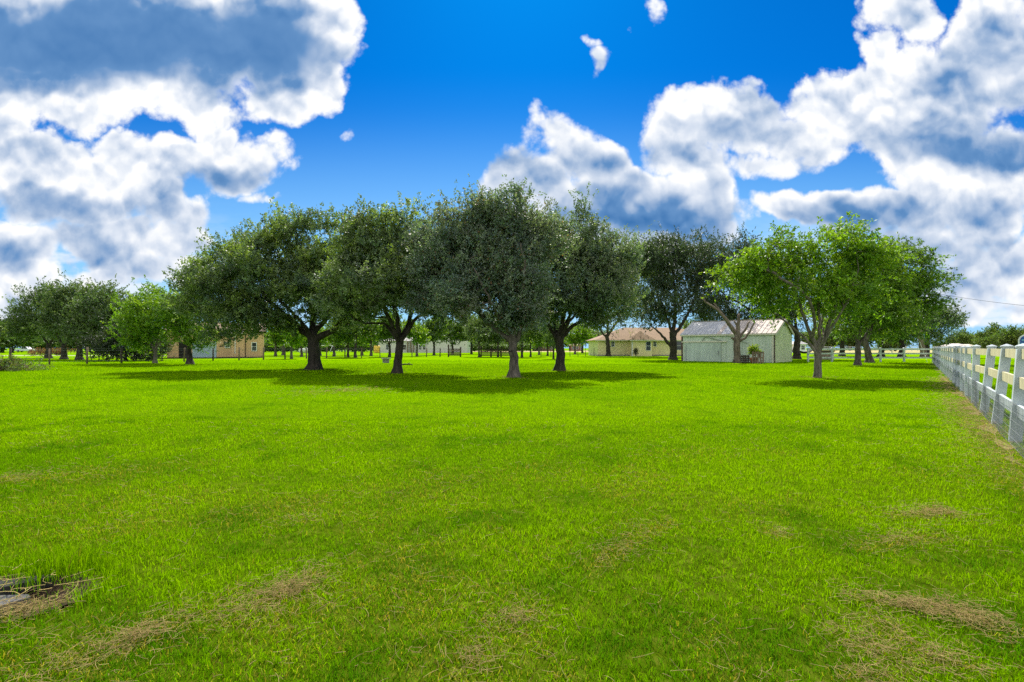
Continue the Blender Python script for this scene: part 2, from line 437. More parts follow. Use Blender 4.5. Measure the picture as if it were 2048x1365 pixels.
# bare soil of the hole in the lawn: a sheet just above the ground that follows the hollow
soil = Mat('bare soil')
sf = soil.noise(16, 7, 0.7)
SOIL = soil.end(soil.pbsdf(soil.ramp(sf, [(0.3, (0.018, 0.013, 0.009)), (0.55, (0.07, 0.045, 0.028)), (0.75, (0.16, 0.11, 0.07))]), 0.95, 0.1, 0, soil.bump(sf, 1.0, 0.03)))
g = np.linspace(-1.3, 1.3, 44); GX, GY = np.meshgrid(g, g)
ang = np.arctan2(GY, GX)
edge = 0.95 + 0.25 * (fbm(np.cos(ang) * 2 + 9, np.sin(ang) * 2 + 9) - 0.5)
rr = np.hypot(GX, GY)
wx, wy = PIT[0] + GX * 0.46, PIT[1] + GY * 0.36
wz = -0.12 * np.clip(1.0 - rr, 0, 1) ** 0.8 * (0.7 + 0.6 * fbm(wx * 6, wy * 6)) + 0.008 + 0.012 * fbm(wx * 22, wy * 22)
ok = (rr < edge)
idx = np.arange(GX.size).reshape(GX.shape)
q = np.stack([idx[:-1, :-1], idx[:-1, 1:], idx[1:, 1:], idx[1:, :-1]], -1).reshape(-1, 4)
q = q[ok.ravel()[q].all(1)]
bare = obj('bare_soil', np_mesh('bare_soil', np.stack([wx, wy, wz], -1).reshape(-1, 3), q, SOIL, smooth=True)); tag(bare, kind='structure')

# pale road and dry fields far off
def strip(name, quad, mat, z):
    o = MB().add([(x, y, z) for x, y in quad], [(0, 1, 2, 3)]).build(name, mat); tag(o, kind='structure'); return o
DRY = plain('dry field', (0.42, 0.36, 0.15), 0.95, 0.05, scale=0.05, var=0.2)
ROAD = plain('pale road', (0.45, 0.40, 0.32), 0.95, 0.05, scale=0.1, var=0.15)
strip('dry_field', [(60, 150), (500, 150), (600, 330), (40, 330)], DRY, 0.004)
strip('dry_field', [(-10, 175), (38, 175), (70, 250), (-40, 250)], DRY, 0.004)
strip('road', [(-500, 260), (900, 260), (900, 272), (-500, 272)], ROAD, 0.008)
strip('driveway', [(-90, 88), (-60, 92), (-62, 97), (-95, 94)], ROAD, 0.004)

# ------------------------------------------------------------------ grass
GRASS = leaf_mat('grass blades', trans=0.5, rough=0.8, spec=0.0, tcol=(1.3, 1.3, 0.3))
rs = np.random.RandomState(3)
GREEN = np.array([0.118, 0.262, 0.001]); YGREEN = np.array([0.225, 0.400, 0.000]); DKGREEN = np.array([0.050, 0.165, 0.003]); DULL = np.array([0.34, 0.36, 0.05]); STRAW = np.array([0.52, 0.42, 0.17]); BROWN = np.array([0.34, 0.24, 0.10])
# where cuttings and dead thatch lie: (x, y, half length, half width, heading, amount)
def seg(ax, ay, bx, by, w, n):
    a, b = gp(ax, ay), gp(bx, by)
    return (a[0], a[1], b[0], b[1], w, n)
WINDROWS = [seg(640, 1150, 480, 1232, .05, 420), seg(600, 1172, 560, 1215, .07, 260), seg(400, 1235, 100, 1350, .05, 520), seg(1060, 1225, 1000, 1265, .05, 190), seg(1250, 1090, 1190, 1140, .07, 150),
    seg(1900, 1030, 1800, 1036, .06, 330), seg(1870, 1022, 1895, 1036, .05, 140), seg(1870, 1075, 1730, 1098, .08, 240), seg(1710, 1198, 1970, 1248, .04, 560), seg(1900, 1225, 1980, 1262, .07, 300), seg(1690, 1285, 1800, 1325, .06, 190),
    seg(1830, 1312, 1930, 1338, .05, 170), seg(1760, 1250, 1790, 1275, .06, 120), seg(1330, 1050, 1250, 1090, .08, 90), seg(1700, 1360, 1760, 1362, .06, 160), seg(560, 1052, 640, 1040, .05, 60), seg(1540, 1065, 1565, 1075, .05, 70), seg(960, 1300, 930, 1345, .06, 120),
    seg(0, 960, 90, 958, .12, 160), seg(640, 785, 720, 780, .5, 330), seg(20, 1240, 110, 1215, .04, 200), seg(0, 1225, 50, 1238, .04, 120)]
FENCE_A = (7.31, 7.44); FENCE_B = gp(1866, 724.5)
fdx, fdy = FENCE_B[0] - FENCE_A[0], FENCE_B[1] - FENCE_A[1]
FLEN = math.hypot(fdx, fdy); FD = (fdx / FLEN, fdy / FLEN)
for k in range(26):
    t = -3.5 + k * 0.9; off = -0.25
    ax, ay = FENCE_A[0] + FD[0] * t + FD[1] * off, FENCE_A[1] + FD[1] * t - FD[0] * off
    WINDROWS.append((ax, ay, ax + FD[0] * .9, ay + FD[1] * .9, .2, 190 if k < 12 else 50))
for (bx, by) in ((628, 740), (794, 747), (1027, 755), (1119, 742), (1634, 756)):
    q_ = gp(bx, by); WINDROWS.append((q_[0] - .2, q_[1], q_[0] + .2, q_[1], .42, 40))
def dryness(x, y):
    d = np.clip((fbm(x * 0.9 + 3, y * 0.9, 5) - 0.52) * 3.0, 0, 1) * np.clip((9 - y) / 6, 0.10, 1)
    for (ax, ay, bx, by, w, n) in WINDROWS:
        L = math.hypot(bx - ax, by - ay) + 1e-6
        ux, uy = (bx - ax) / L, (by - ay) / L
        t = np.clip((x - ax) * ux + (y - ay) * uy, 0, L)
        dd = np.hypot(x - ax - ux * t, y - ay - uy * t)
        d = np.maximum(d, 0.75 * np.exp(-(dd / (w * 1.4)) ** 2))
    return d
# worn strip of dead growth and soil along the foot of the fence
wm = Mat('worn ground'); wpos = wm.n('ShaderNodeNewGeometry').outputs['Position']
WORN = wm.end(wm.diffuse(wm.ramp(wm.noise(11, 7, 0.72, vec=wpos), [(0.28, (0.05, 0.04, 0.02)), (0.44, (0.15, 0.12, 0.055)), (0.56, (0.25, 0.215, 0.095)), (0.66, (0.12, 0.17, 0.01)), (0.80, (0.10, 0.18, 0.004))])))
tt = np.linspace(-5, FLEN, 160)
lo = -.16 - .05 - .7 * (fbm(tt * 1.7, tt * 0 + 3) - .5); hi = np.maximum(lo + .01, -.16 + .05 + .6 * (fbm(tt * 1.9, tt * 0 + 8) - .5))
wv = np.concatenate([np.stack([FENCE_A[0] + FD[0] * tt + FD[1] * o_, FENCE_A[1] + FD[1] * tt - FD[0] * o_, np.full(160, .006)], -1) for o_ in (lo, hi)])
wi = np.arange(159); worn = obj('worn_ground', np_mesh('worn_ground', wv, np.stack([wi, wi + 160, wi + 161, wi + 1], -1), WORN)); tag(worn, kind='structure')
gv, gf3, gf4, gt = [], [], [], []
nb = 0
def blades(x, y, h, w, tint, lean, two=True, z0=None):
    """curved tapering blades rooted at x, y"""
    global nb
    n = len(x); az = rs.rand(n) * 2 * math.pi; fa = rs.rand(n) * 2 * math.pi
    dx, dy = np.cos(az), np.sin(az); wx_, wy_ = -np.sin(fa) * w / 2, np.cos(fa) * w / 2
    z0 = np.zeros(n) if z0 is None else z0
    tipx, tipy, tipz = x + dx * h * np.sin(lean), y + dy * h * np.sin(lean), z0 + h * np.cos(lean)
    if two:
        ml = lean * 0.45
        mx_, my_, mz_ = x + dx * h * .55 * np.sin(ml), y + dy * h * .55 * np.sin(ml), z0 + h * .55 * np.cos(ml)
        v = np.stack([np.stack([x - wx_, y - wy_, z0], -1), np.stack([x + wx_, y + wy_, z0], -1), np.stack([mx_ + wx_ * .8, my_ + wy_ * .8, mz_], -1), np.stack([mx_ - wx_ * .8, my_ - wy_ * .8, mz_], -1), np.stack([tipx, tipy, tipz], -1)], 1)
        b = nb + np.arange(n)[:, None] * 5
        gf4.append(b + np.array([0, 1, 2, 3])); gf3.append(b + np.array([3, 2, 4])); k = 5
    else:
        v = np.stack([np.stack([x - wx_, y - wy_, z0], -1), np.stack([x + wx_, y + wy_, z0], -1), np.stack([tipx, tipy, tipz], -1)], 1)
        b = nb + np.arange(n)[:, None] * 3
        gf3.append(b + np.array([0, 1, 2])); k = 3
    gv.append(v.reshape(-1, 3)); gt.append(np.repeat(tint, k, 0)); nb += n * k
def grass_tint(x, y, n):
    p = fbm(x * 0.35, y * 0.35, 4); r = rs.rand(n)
    f = np.clip((p - 0.40) * 2.4 + (r - 0.5) * 0.9 + np.clip((y - 3) / 12, -0.2, 0.62) - 0.08, 0, 1)[:, None]  # yellower with distance: backlit brightness put into the blade tint
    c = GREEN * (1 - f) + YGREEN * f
    dk = np.clip((fbm(x * 1.7 + 40, y * 1.7, 3) - 0.55) * 3.0 + (rs.rand(n) - .6) * .6 + np.clip((7.0 - y) / 10, 0, .46), 0, 0.85)[:, None]  # deep green patches, plus a near-camera darkening put into the tint
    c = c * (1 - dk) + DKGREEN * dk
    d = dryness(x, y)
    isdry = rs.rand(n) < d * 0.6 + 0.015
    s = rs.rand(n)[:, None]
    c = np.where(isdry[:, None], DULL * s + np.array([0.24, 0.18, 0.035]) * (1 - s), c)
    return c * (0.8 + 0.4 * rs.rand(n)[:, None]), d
for (y0, y1, rho, two) in ((1.5, 3, 9000, True), (3, 4.5, 6000, True), (4.5, 7, 3600, True), (7, 10, 1900, True), (10, 14, 1000, False), (14, 20, 520, False), (20, 28, 260, False), (28, 40, 120, False), (40, 58, 55, False)):
    ex = 1.3
    wA, wB = y0 * 1.03 + ex, y1 * 1.03 + ex
    n = int((wA + wB) * (y1 - y0) * rho)
    y = y0 + (y1 - y0) * rs.rand(n); x = (rs.rand(n) * 2 - 1) * (y * 1.03 + ex)
    keep = (np.hypot((x - PIT[0]) / 0.46, (y - PIT[1]) / 0.36) > 0.55 + 0.45 * rs.rand(n)) | (rs.rand(n) < 0.03)
    dens = fbm(x * 3.1, y * 3.1, 3)
    fo = (x - FENCE_A[0]) * FD[1] - (y - FENCE_A[1]) * FD[0]
    keep &= rs.rand(n) < np.clip((np.abs(fo + .22) + .25 * (fbm(x * 2, y * 2) - .5)) / .30, .52, 1)
    keep &= rs.rand(n) < np.clip(0.6 + (dens - 0.3) * 1.8, 0.35, 1)
    x, y = x[keep], y[keep]; n = len(x)
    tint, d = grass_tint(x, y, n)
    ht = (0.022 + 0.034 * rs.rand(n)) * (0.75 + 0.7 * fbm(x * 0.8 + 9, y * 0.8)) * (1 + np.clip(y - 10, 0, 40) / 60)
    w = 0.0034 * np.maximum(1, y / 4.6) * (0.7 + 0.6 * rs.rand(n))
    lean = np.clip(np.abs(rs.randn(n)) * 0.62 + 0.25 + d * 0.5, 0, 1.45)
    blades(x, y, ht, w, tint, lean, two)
# a taller uncut fringe round the hole and a few stalks
n = 900
a = rs.rand(n) * 2 * math.pi; r_ = 1.0 + np.abs(rs.randn(n)) * 0.18
x, y = PIT[0] + np.cos(a) * r_ * 0.46, PIT[1] + np.sin(a) * r_ * 0.36
back = (np.sin(a) > -0.2) | (rs.rand(n) < .2); x, y = x[back], y[back]; n = len(x)
blades(x, y, 0.06 + 0.09 * rs.rand(n), np.full(n, .0036), grass_tint(x, y, n)[0] * .85, np.abs(rs.randn(n)) * .5 + .1)
n = 420
x, y = gp(110, 1150)[0] + rs.randn(n) * .10, gp(110, 1150)[1] + rs.randn(n) * .10
blades(x, y, 0.10 + 0.13 * rs.rand(n), np.full(n, .0036), grass_tint(x, y, n)[0] * .85, np.abs(rs.randn(n)) * .45 + .1)
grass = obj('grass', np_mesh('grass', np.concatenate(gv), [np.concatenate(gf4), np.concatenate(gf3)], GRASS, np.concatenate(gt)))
tag(grass, 'bright green mown lawn grass spread over the whole field', 'grass', kind='stuff')

# ------------------------------------------------------------------ dry cuttings lying on the lawn
HAY = leaf_mat('dry cuttings', trans=0.25, rough=0.8, spec=0.0, tcol=(1.1, 1.0, 0.8))
sv, sf_, st = [], [], []; ns = 0
def straws(cx, cy, cz, L, head, pitch, w, tint, curve):
    global ns
    n = len(cx); t = np.linspace(-.5, .5, 5)
    hx, hy = np.cos(head), np.sin(head)
    bend = curve[:, None] * (t ** 2 - .08)[None] * L[:, None]
    px = cx[:, None] + hx[:, None] * t * L[:, None] - hy[:, None] * bend
    py = cy[:, None] + hy[:, None] * t * L[:, None] + hx[:, None] * bend
    pz = np.maximum(cz[:, None] + np.sin(pitch)[:, None] * t * L[:, None], 0.004)
    ox, oy = -hy[:, None] * w[:, None] / 2, hx[:, None] * w[:, None] / 2
    up = (w * 0.45)[:, None]
    tri = [(-1, 0), (1, 0), (0, 1.0)]
    v = np.stack([np.stack([px + a_ * ox, py + a_ * oy, pz + b_ * up * 1.6], -1) for a_, b_ in tri], 2)   # n,5,3,3
    sv.append(v.reshape(-1, 3)); b = ns + np.arange(n)[:, None, None] * 15 + np.arange(4)[None, :, None] * 3
    for i in range(3):
        j = (i + 1) % 3
        sf_.append(np.concatenate([b + i, b + j, b + 3 + j, b + 3 + i], -1).reshape(-1, 4))
    st.append(np.repeat(tint, 15, 0)); ns += n * 15
for (ax, ay, bx, by, w, cnt) in WINDROWS:
    cnt = int(cnt * 1.0); t = np.clip(rs.rand(cnt) + rs.randn(cnt) * .12, -.15, 1.15)
    far = max(1.0, ay / 4.5)
    x = ax + (bx - ax) * t + rs.randn(cnt) * w * 1.6 * (1 + .5 * np.sin(9 * t)); y = ay + (by - ay) * t + rs.randn(cnt) * w * 1.6 * (1 + .5 * np.cos(7 * t))
    head = math.atan2(by - ay, bx - ax) + rs.randn(cnt) * 1.3
    s = rs.rand(cnt)[:, None]
    straws(x, y, 0.012 + 0.045 * rs.rand(cnt), (0.025 + 0.055 * rs.rand(cnt)) * min(far, 1.8), head, rs.randn(cnt) * .28, np.full(cnt, .0018 * far), (STRAW * s + BROWN * (1 - s)) * (0.7 + .5 * rs.rand(cnt)[:, None]), rs.randn(cnt) * .3)
n = 9500
y = 1.7 + 7.5 * rs.rand(n) ** 1.3; x = (rs.rand(n) * 2 - 1) * (y * 1.02 + 1)
kp = rs.rand(n) < 0.12 + dryness(x, y); x, y = x[kp], y[kp]; n = len(x); s = rs.rand(n)[:, None]
straws(x, y, 0.04 + 0.035 * rs.rand(n), 0.03 + 0.06 * rs.rand(n), rs.rand(n) * 6.28, rs.randn(n) * .35, .0019 * np.maximum(1, y / 4), (STRAW * s + BROWN * (1 - s)) * (0.7 + .5 * rs.rand(n)[:, None]), rs.randn(n) * .45)
# long stalks fallen across the hole
n = 34
x, y = PIT[0] + rs.randn(n) * .22, PIT[1] + rs.randn(n) * .14
straws(x, y, 0.02 + 0.05 * rs.rand(n), 0.06 + 0.2 * rs.rand(n) ** 2, rs.rand(n) * 3.1 + .1, rs.randn(n) * .12, np.full(n, .004), STRAW * (.7 + .4 * rs.rand(n)[:, None]), rs.randn(n) * .5)
hay = obj('dry_cuttings', np_mesh('dry_cuttings', np.concatenate(sv), np.concatenate(sf_), HAY, np.concatenate(st)))
tag(hay, 'straw coloured dry grass cuttings lying in rows on the lawn', 'grass cuttings', kind='stuff')

# broken grey slab at the edge of the hole
SLAB = plain('old concrete', (0.11, 0.108, 0.105), 0.9, 0.2, scale=12, var=0.35, bump=0.01)
sl = thing('concrete_slab', 'flat grey broken slab lying in the bare hole in the lawn', 'slab', (gp(8, 1196)[0], gp(8, 1196)[1], -0.045), R(24))
MB().prism([(-.24, -.08), (.00, -.10), (.07, -.05), (.12, -.02), (.09, .03), (.02, .05), (-.06, .08), (-.26, .06)], 'z', -.02, .035).build('slab', SLAB, sl)
MB().prism([(-.30, .13), (-.06, .14), (.08, .17), (.15, .20), (.12, .24), (-.02, .26), (-.30, .24)], 'z', .0, .055).build('slab_fragment', plain('dark stone', (0.05, 0.048, 0.045), 0.95, 0.1, scale=14, var=.4, bump=.01), sl)

# ------------------------------------------------------------------ trees
BARK_DARK = bark('dark oak bark', (0.020, 0.017, 0.014), (0.082, 0.068, 0.055))
BARK_GREY = bark('grey oak bark', (0.045, 0.038, 0.030), (0.17, 0.145, 0.118))
BARK_PALE = bark('pale lichen bark', (0.060, 0.050, 0.037), (0.225, 0.20, 0.16))
BARK_DEAD = bark('weathered dead wood', (0.07, 0.052, 0.038), (0.23, 0.185, 0.145))
OAK_LEAF = leaf_mat('oak leaves', trans=0.35, rough=0.55, spec=0.4, tcol=(1.4, 1.6, 0.55))
LIGHT_LEAF = leaf_mat('bright leaves', trans=0.5, rough=0.5, spec=0.35, tcol=(1.35, 1.3, 0.45))
PAL_OAK = [(0.098, 0.150, 0.080), (0.125, 0.180, 0.078), (0.180, 0.235, 0.075), (0.095, 0.140, 0.10), (0.145, 0.175, 0.105)]
PAL_OLIVE = [(0.145, 0.20, 0.045), (0.20, 0.26, 0.05), (0.115, 0.16, 0.045)]
PAL_LIGHT = [(0.115, 0.235, 0.012), (0.150, 0.285, 0.012), (0.085, 0.18, 0.014), (0.19, 0.30, 0.02)]
PAL_MID = [(0.085, 0.165, 0.018), (0.115, 0.20, 0.018), (0.062, 0.125, 0.02)]

def skeleton(rng, paths, centres, step=0.45):
    """paths: polylines [(points, r0, r1)], the first one the trunk. Returns node positions, parents, radii."""
    pos, par, rad = [], [], []
    for k, (pts, r0, r1) in enumerate(paths):
        pts = np.array(pts, float)
        if k == 0: last = -1
        else:
            A = np.array(pos); last = int(np.argmin(((A - pts[0]) ** 2).sum(1))); pts = np.vstack([A[last], pts[1:]])
        seg_ = np.linalg.norm(np.diff(pts, axis=0), axis=1); tot = seg_.sum(); cum = np.concatenate([[0], np.cumsum(seg_)])
        m = max(2, int(tot / (step * .7)))
        for i in range(0 if k == 0 else 1, m + 1):
            s = tot * i / m
            p = np.array([np.interp(s, cum, pts[:, a]) for a in range(3)])
            if 0 < i < m: p = p + rng.randn(3) * 0.035 * min(1, tot / 3)
            pos.append(p); par.append(last); rad.append(r0 + (r1 - r0) * (i / m) ** .8); last = len(pos) - 1
    nfix = len(pos)
    top = min(3, nfix - 1)
    A = np.zeros((nfix + len(centres) * 40, 3)); A[:nfix] = pos; na = nfix
    B = A[top:nfix]
    d = np.sqrt(((centres[:, None] - B[None]) ** 2).sum(2)).min(1)
    leafnode = np.zeros(len(centres), int)
    for ci in np.argsort(d):
        c = centres[ci]
        df = A[:na] - c
        cost = np.sqrt((df ** 2).sum(1)) + 0.6 * np.maximum(df[:, 2] + 0.1, 0)
        cost[:top] = 1e9
        j = int(np.argmin(cost)); a = A[j].copy(); L = np.linalg.norm(c - a)
        m = max(1, int(L / step)); bend = rng.randn(3) * 0.10 * L + np.array([0, 0, 0.08 * L]); last = j
        for i in range(1, m + 1):
            t = i / m
            p = a + (c - a) * t + bend * 4 * t * (1 - t) * .6
            A[na] = p; par.append(last); rad.append(0); last = na; na += 1
            if na >= len(A) - 2: A = np.vstack([A, np.zeros((2000, 3))])
        leafnode[ci] = last
    A = A[:na]; par = np.array(par); rad = np.array(rad, float)
    cnt = np.zeros(na); np.add.at(cnt, leafnode, 1)
    for i in range(na - 1, -1, -1):
        if par[i] >= 0: cnt[par[i]] += cnt[i]
    pipe = 0.0095 * np.maximum(cnt, 1) ** 0.45
    r = np.maximum(rad, pipe); r[nfix:] = pipe[nfix:]
    for i in range(nfix, na): r[i] = min(r[i], r[par[i]] * .9)
    return A, par, r, nfix

def wood_mesh(name, A, par, r, mat, flare=1.7, rmin=0.0):
    i = np.where((par >= 0) & (r >= rmin))[0]; p = par[i]
    a, b = A[p], A[i]; ra, rb = np.minimum(r[p], r[i] * 1.35), r[i]
    d = b - a; L = np.linalg.norm(d, axis=1); keep = L > 1e-5; a, b, ra, rb, d, L = a[keep], b[keep], ra[keep], rb[keep], d[keep], L[keep]
    d = d / L[:, None]
    # one continuous ring per joint: frames are built from a fixed reference so neighbouring rings meet
    ref = np.where(np.abs(d[:, 2:3]) > 0.75, np.array([[1.0, 0, 0]]), np.array([[0, 0, 1.0]]))
    s = np.cross(d, ref); s /= np.linalg.norm(s, axis=1)[:, None]; t = np.cross(d, s)
    vs, fs = [], []; base = 0
    for sel, n in ((rb >= .07, 10), ((rb < .07) & (rb >= .022), 6), (rb < .022, 3)):
        k = np.where(sel)[0]
        if not len(k): continue
        an = np.arange(n) * 2 * math.pi / n
        c, sn = np.cos(an)[None, :, None], np.sin(an)[None, :, None]
        fl0 = 1 + (flare - 1) * np.exp(-np.maximum(a[k, 2], 0) / 0.16) * (1 + .12 * np.sin(3 * an[None] + 1)).mean()
        fl1 = 1 + (flare - 1) * np.exp(-np.maximum(b[k, 2], 0) / 0.16)
        dirv_ = c * s[k][:, None] + sn * t[k][:, None]
        v0 = a[k][:, None] - d[k][:, None] * (ra[k] * .15)[:, None, None] + dirv_ * (ra[k] * fl0)[:, None, None]
        v1 = b[k][:, None] + d[k][:, None] * (rb[k] * .25)[:, None, None] + dirv_ * (rb[k] * fl1)[:, None, None]
        v = np.stack([v0, v1], 1).reshape(-1, 3)
        bb = base + np.arange(len(k))[:, None] * 2 * n
        q = np.stack([bb + np.arange(n), bb + (np.arange(n) + 1) % n, bb + n + (np.arange(n) + 1) % n, bb + n + np.arange(n)], -1).reshape(-1, 4)
        vs.append(v); fs.append(q); base += len(v)
    return np_mesh(name, np.concatenate(vs), np.concatenate(fs), mat, smooth=True)

def crown_centres(rng, lobes, n, shell=0.45, pad=None):
    """clump centres: the crown is made of leafy pads, each a shallow dome with gaps between"""
    lob = np.array(lobes, float); vol = (lob[:, 3] * lob[:, 4] * lob[:, 5]) ** .75
    size = np.median(lob[:, 3:6].max(1))
    npad = max(6, int(n / 8.0)); pr = pad or size * 0.42
    pads = []; tries = 0
    while len(pads) < npad and tries < npad * 30:
        tries += 1
        l = lob[rng.choice(len(lob), p=vol / vol.sum())]
        v = rng.randn(3); v /= np.linalg.norm(v)
        rr_ = (shell ** 3 + (1 - shell ** 3) * rng.rand()) ** (1 / 3.)
        p = l[:3] + v * l[3:6] * rr_ * .98
        if tries < npad * 20 and pads and min(((np.array(pads) - p) ** 2).sum(1)) < (pr * .62) ** 2: continue
        pads.append(p)
    pads = np.array(pads); k = rng.randint(len(pads), size=n); k[:len(pads)] = np.arange(len(pads))[:n]
    v = rng.randn(n, 3); v[:, 2] = np.abs(v[:, 2]) * .9 - .25; v /= np.linalg.norm(v, axis=1)[:, None]
    rr_ = pr * (0.5 + .5 * rng.rand(n))[:, None] * (0.7 + .5 * rng.rand(len(pads)))[k][:, None]
    out = pads[k] + v * rr_ * np.array([1, 1, .62])
    m = int(n * .26); w = rng.randn(m, 3); w /= np.linalg.norm(w, axis=1)[:, None]
    l = lob[rng.choice(len(lob), size=m, p=vol / vol.sum())]
    out[rng.permutation(n)[:m]] = l[:, :3] + w * l[:, 3:6] * ((shell ** 3 + (1 - shell ** 3) * rng.rand(m)) ** (1 / 3.))[:, None]
    # stray sprays push out of the outline
    mid = np.array([np.average(lob[:, 0], weights=vol), np.average(lob[:, 1], weights=vol), lob[:, 2].min()])
    s_ = rng.rand(n) < .20; dv = out[s_] - mid; dv /= np.linalg.norm(dv, axis=1)[:, None] + 1e-6
    out[s_] += (dv + np.array([0, 0, .35])) * (rng.rand(s_.sum(), 1) ** 1.3 * pr * 1.0) + rng.randn(s_.sum(), 3) * pr * .12
    return out

def leaves_mesh(name, rng, centres, mat, pal, core, twigs=9, per=14, tw_len=0.55, leaf=(0.135, 0.075), spread=0.30, up=0.45, droop=0.0, dead=0.0):
    n = len(centres); T = n * twigs
    c = np.repeat(centres, twigs, 0)
    out = c - core; out /= np.linalg.norm(out, axis=1)[:, None] + 1e-6
    dr = rng.randn(T, 3) * 0.62 + out * 0.5 + np.array([0, 0, up]); dr /= np.linalg.norm(dr, axis=1)[:, None]
    start = c + rng.randn(T, 3) * spread * np.array([1, 1, .7])
    Lt = tw_len * (0.55 + 0.8 * rng.rand(T))
    N = T * per
    k = np.repeat(np.arange(T), per); t = rng.rand(N) ** .8
    p = start[k] + dr[k] * (Lt[k] * t)[:, None] + rng.randn(N, 3) * 0.05
    p[:, 2] -= droop * t ** 2 * Lt[k]
    ax = dr[k] * .7 + rng.randn(N, 3) * .6; ax[:, 2] -= droop * .8; ax /= np.linalg.norm(ax, axis=1)[:, None]
    nm = rng.randn(N, 3) * .75 + np.array([0, 0, .8]); sd = np.cross(ax, nm); sd /= np.linalg.norm(sd, axis=1)[:, None] + 1e-9
    l = leaf[0] * (.7 + .6 * rng.rand(N))[:, None]; w = leaf[1] * (.7 + .6 * rng.rand(N))[:, None]
    fold = np.cross(sd, ax) * w * .15
    v = np.stack([p - ax * l * .5, p + sd * w * .5 + fold, p + ax * l * .5, p - sd * w * .5 + fold], 1).reshape(-1, 3)
    f = np.arange(N * 4).reshape(-1, 4)
    pal = np.array(pal)
    cl = rng.randint(len(pal), size=n); mixk = rng.rand(n, 1)
    cc = pal[cl] * mixk + pal[rng.randint(len(pal), size=n)] * (1 - mixk)
    cc = cc * (0.78 + 0.5 * rng.rand(n, 1))
    col = np.repeat(cc, twigs * per, 0) * (0.7 + .6 * rng.rand(N, 1))
    if dead > 0:
        dd_ = rng.rand(N) < dead; col[dd_] = np.array([0.16, 0.09, 0.04]) * (0.6 + .8 * rng.rand(dd_.sum(), 1))
    return np_mesh(name, v, f, mat, np.repeat(col, 4, 0))

def lobes_px(base, D, lobs):
    """crown masses given as (column, row, half width, half height[, depth offset, depth radius]) in photograph pixels -> metres about the base"""
    s = D / FPX; out = []
    for L in lobs:
        px, py, rx, ry = L[:4]; dy = L[4] if len(L) > 4 else 0.0; rd = L[5] if len(L) > 5 else max(rx, ry) * s
        out.append(((px - base[0]) * s, dy, (HOR - py) * s + EYE, rx * s, rd, ry * s))
    return out
def path_px(base, D, pts, r0, r1):
    s = D / FPX
    return ([((p[0] - base[0]) * s, p[2] if len(p) > 2 else 0.0, (HOR - p[1]) * s + EYE) for p in pts], r0, r1)

def tree(name, label, base, lobs, limbs, trunk_r, seed, n=320, bk=None, pal=PAL_OAK, lm=None, D=None, group=None, tilt=None, cat='tree', shell=.45, twig_min=0.0, flare=1.6, **kw):
    rng = np.random.RandomState(seed)
    D = D or FPX * EYE / (base[1] - HOR)
    bx = (base[0] - 1024) / FPX * D
    lob = lobes_px(base, D, lobs)
    paths = []
    for i, (pts, r0, r1) in enumerate(limbs):
        pp = path_px(base, D, pts, r0, r1)
        if i == 0: pp[0][0] = (pp[0][0][0], pp[0][0][1], -0.06)
        paths.append(pp)
    cen = crown_centres(rng, lob, n, shell)
    A, par, r, nf = skeleton(rng, paths, cen)
    core = np.array([np.mean([l[0] for l in lob]), 0, min(l[2] for l in lob)])
    root = thing(name, label, cat, (bx, D, 0), 0, group)
    obj('trunk', wood_mesh('trunk', A, par, r, bk or BARK_DARK, rmin=twig_min, flare=flare), root)
    obj('crown', leaves_mesh('crown', rng, cen, lm or OAK_LEAF, pal, core, **kw), root)
    return root

OAKS = 'four spreading live oaks in the middle of the lawn'
tree('oak_tree', 'broadest dark oak of the row with a thick forked trunk, farthest left', (628, 740),
     [(440, 545, 48, 42), (500, 505, 50, 42), (560, 485, 48, 42, 0, 3), (620, 478, 48, 40), (680, 485, 44, 42, .5), (465, 590, 80, 62), (545, 550, 110, 62, 0, 4.4), (645, 530, 80, 52), (705, 530, 45, 50, .5), (650, 585, 92, 55, -1), (415, 612, 52, 58), (510, 635, 85, 36, -1), (610, 570, 110, 60, 2, 4), (560, 590, 100, 60, -2.4, 2.6), (450, 655, 62, 28), (560, 645, 60, 20, -1.5), (690, 625, 60, 28, -.8), (388, 565, 36, 40)],
     [([(628, 741), (629, 715), (627, 690), (624, 672)], .40, .33),
      ([(624, 676), (604, 662), (586, 642), (560, 628), (520, 618), (470, 610)], .24, .07), ([(626, 680), (646, 668), (668, 660), (688, 640), (705, 600)], .25, .07),
      ([(625, 674), (622, 650, .4), (618, 620, .6), (600, 580, .8), (580, 520, .5)], .24, .05), ([(624, 670), (640, 640, .8), (652, 600, 1.2), (660, 540, 1)], .2, .05),
      ([(586, 642), (560, 610, -1.2), (530, 570, -2), (500, 540, -2)], .14, .04), ([(625, 668), (610, 640, -1), (590, 610, -2), (600, 570, -2.4)], .15, .04)],
     .4, 11, n=1050, bk=BARK_DARK, group=OAKS, twigs=10, per=17, pal=PAL_OAK[:4] + PAL_OLIVE)
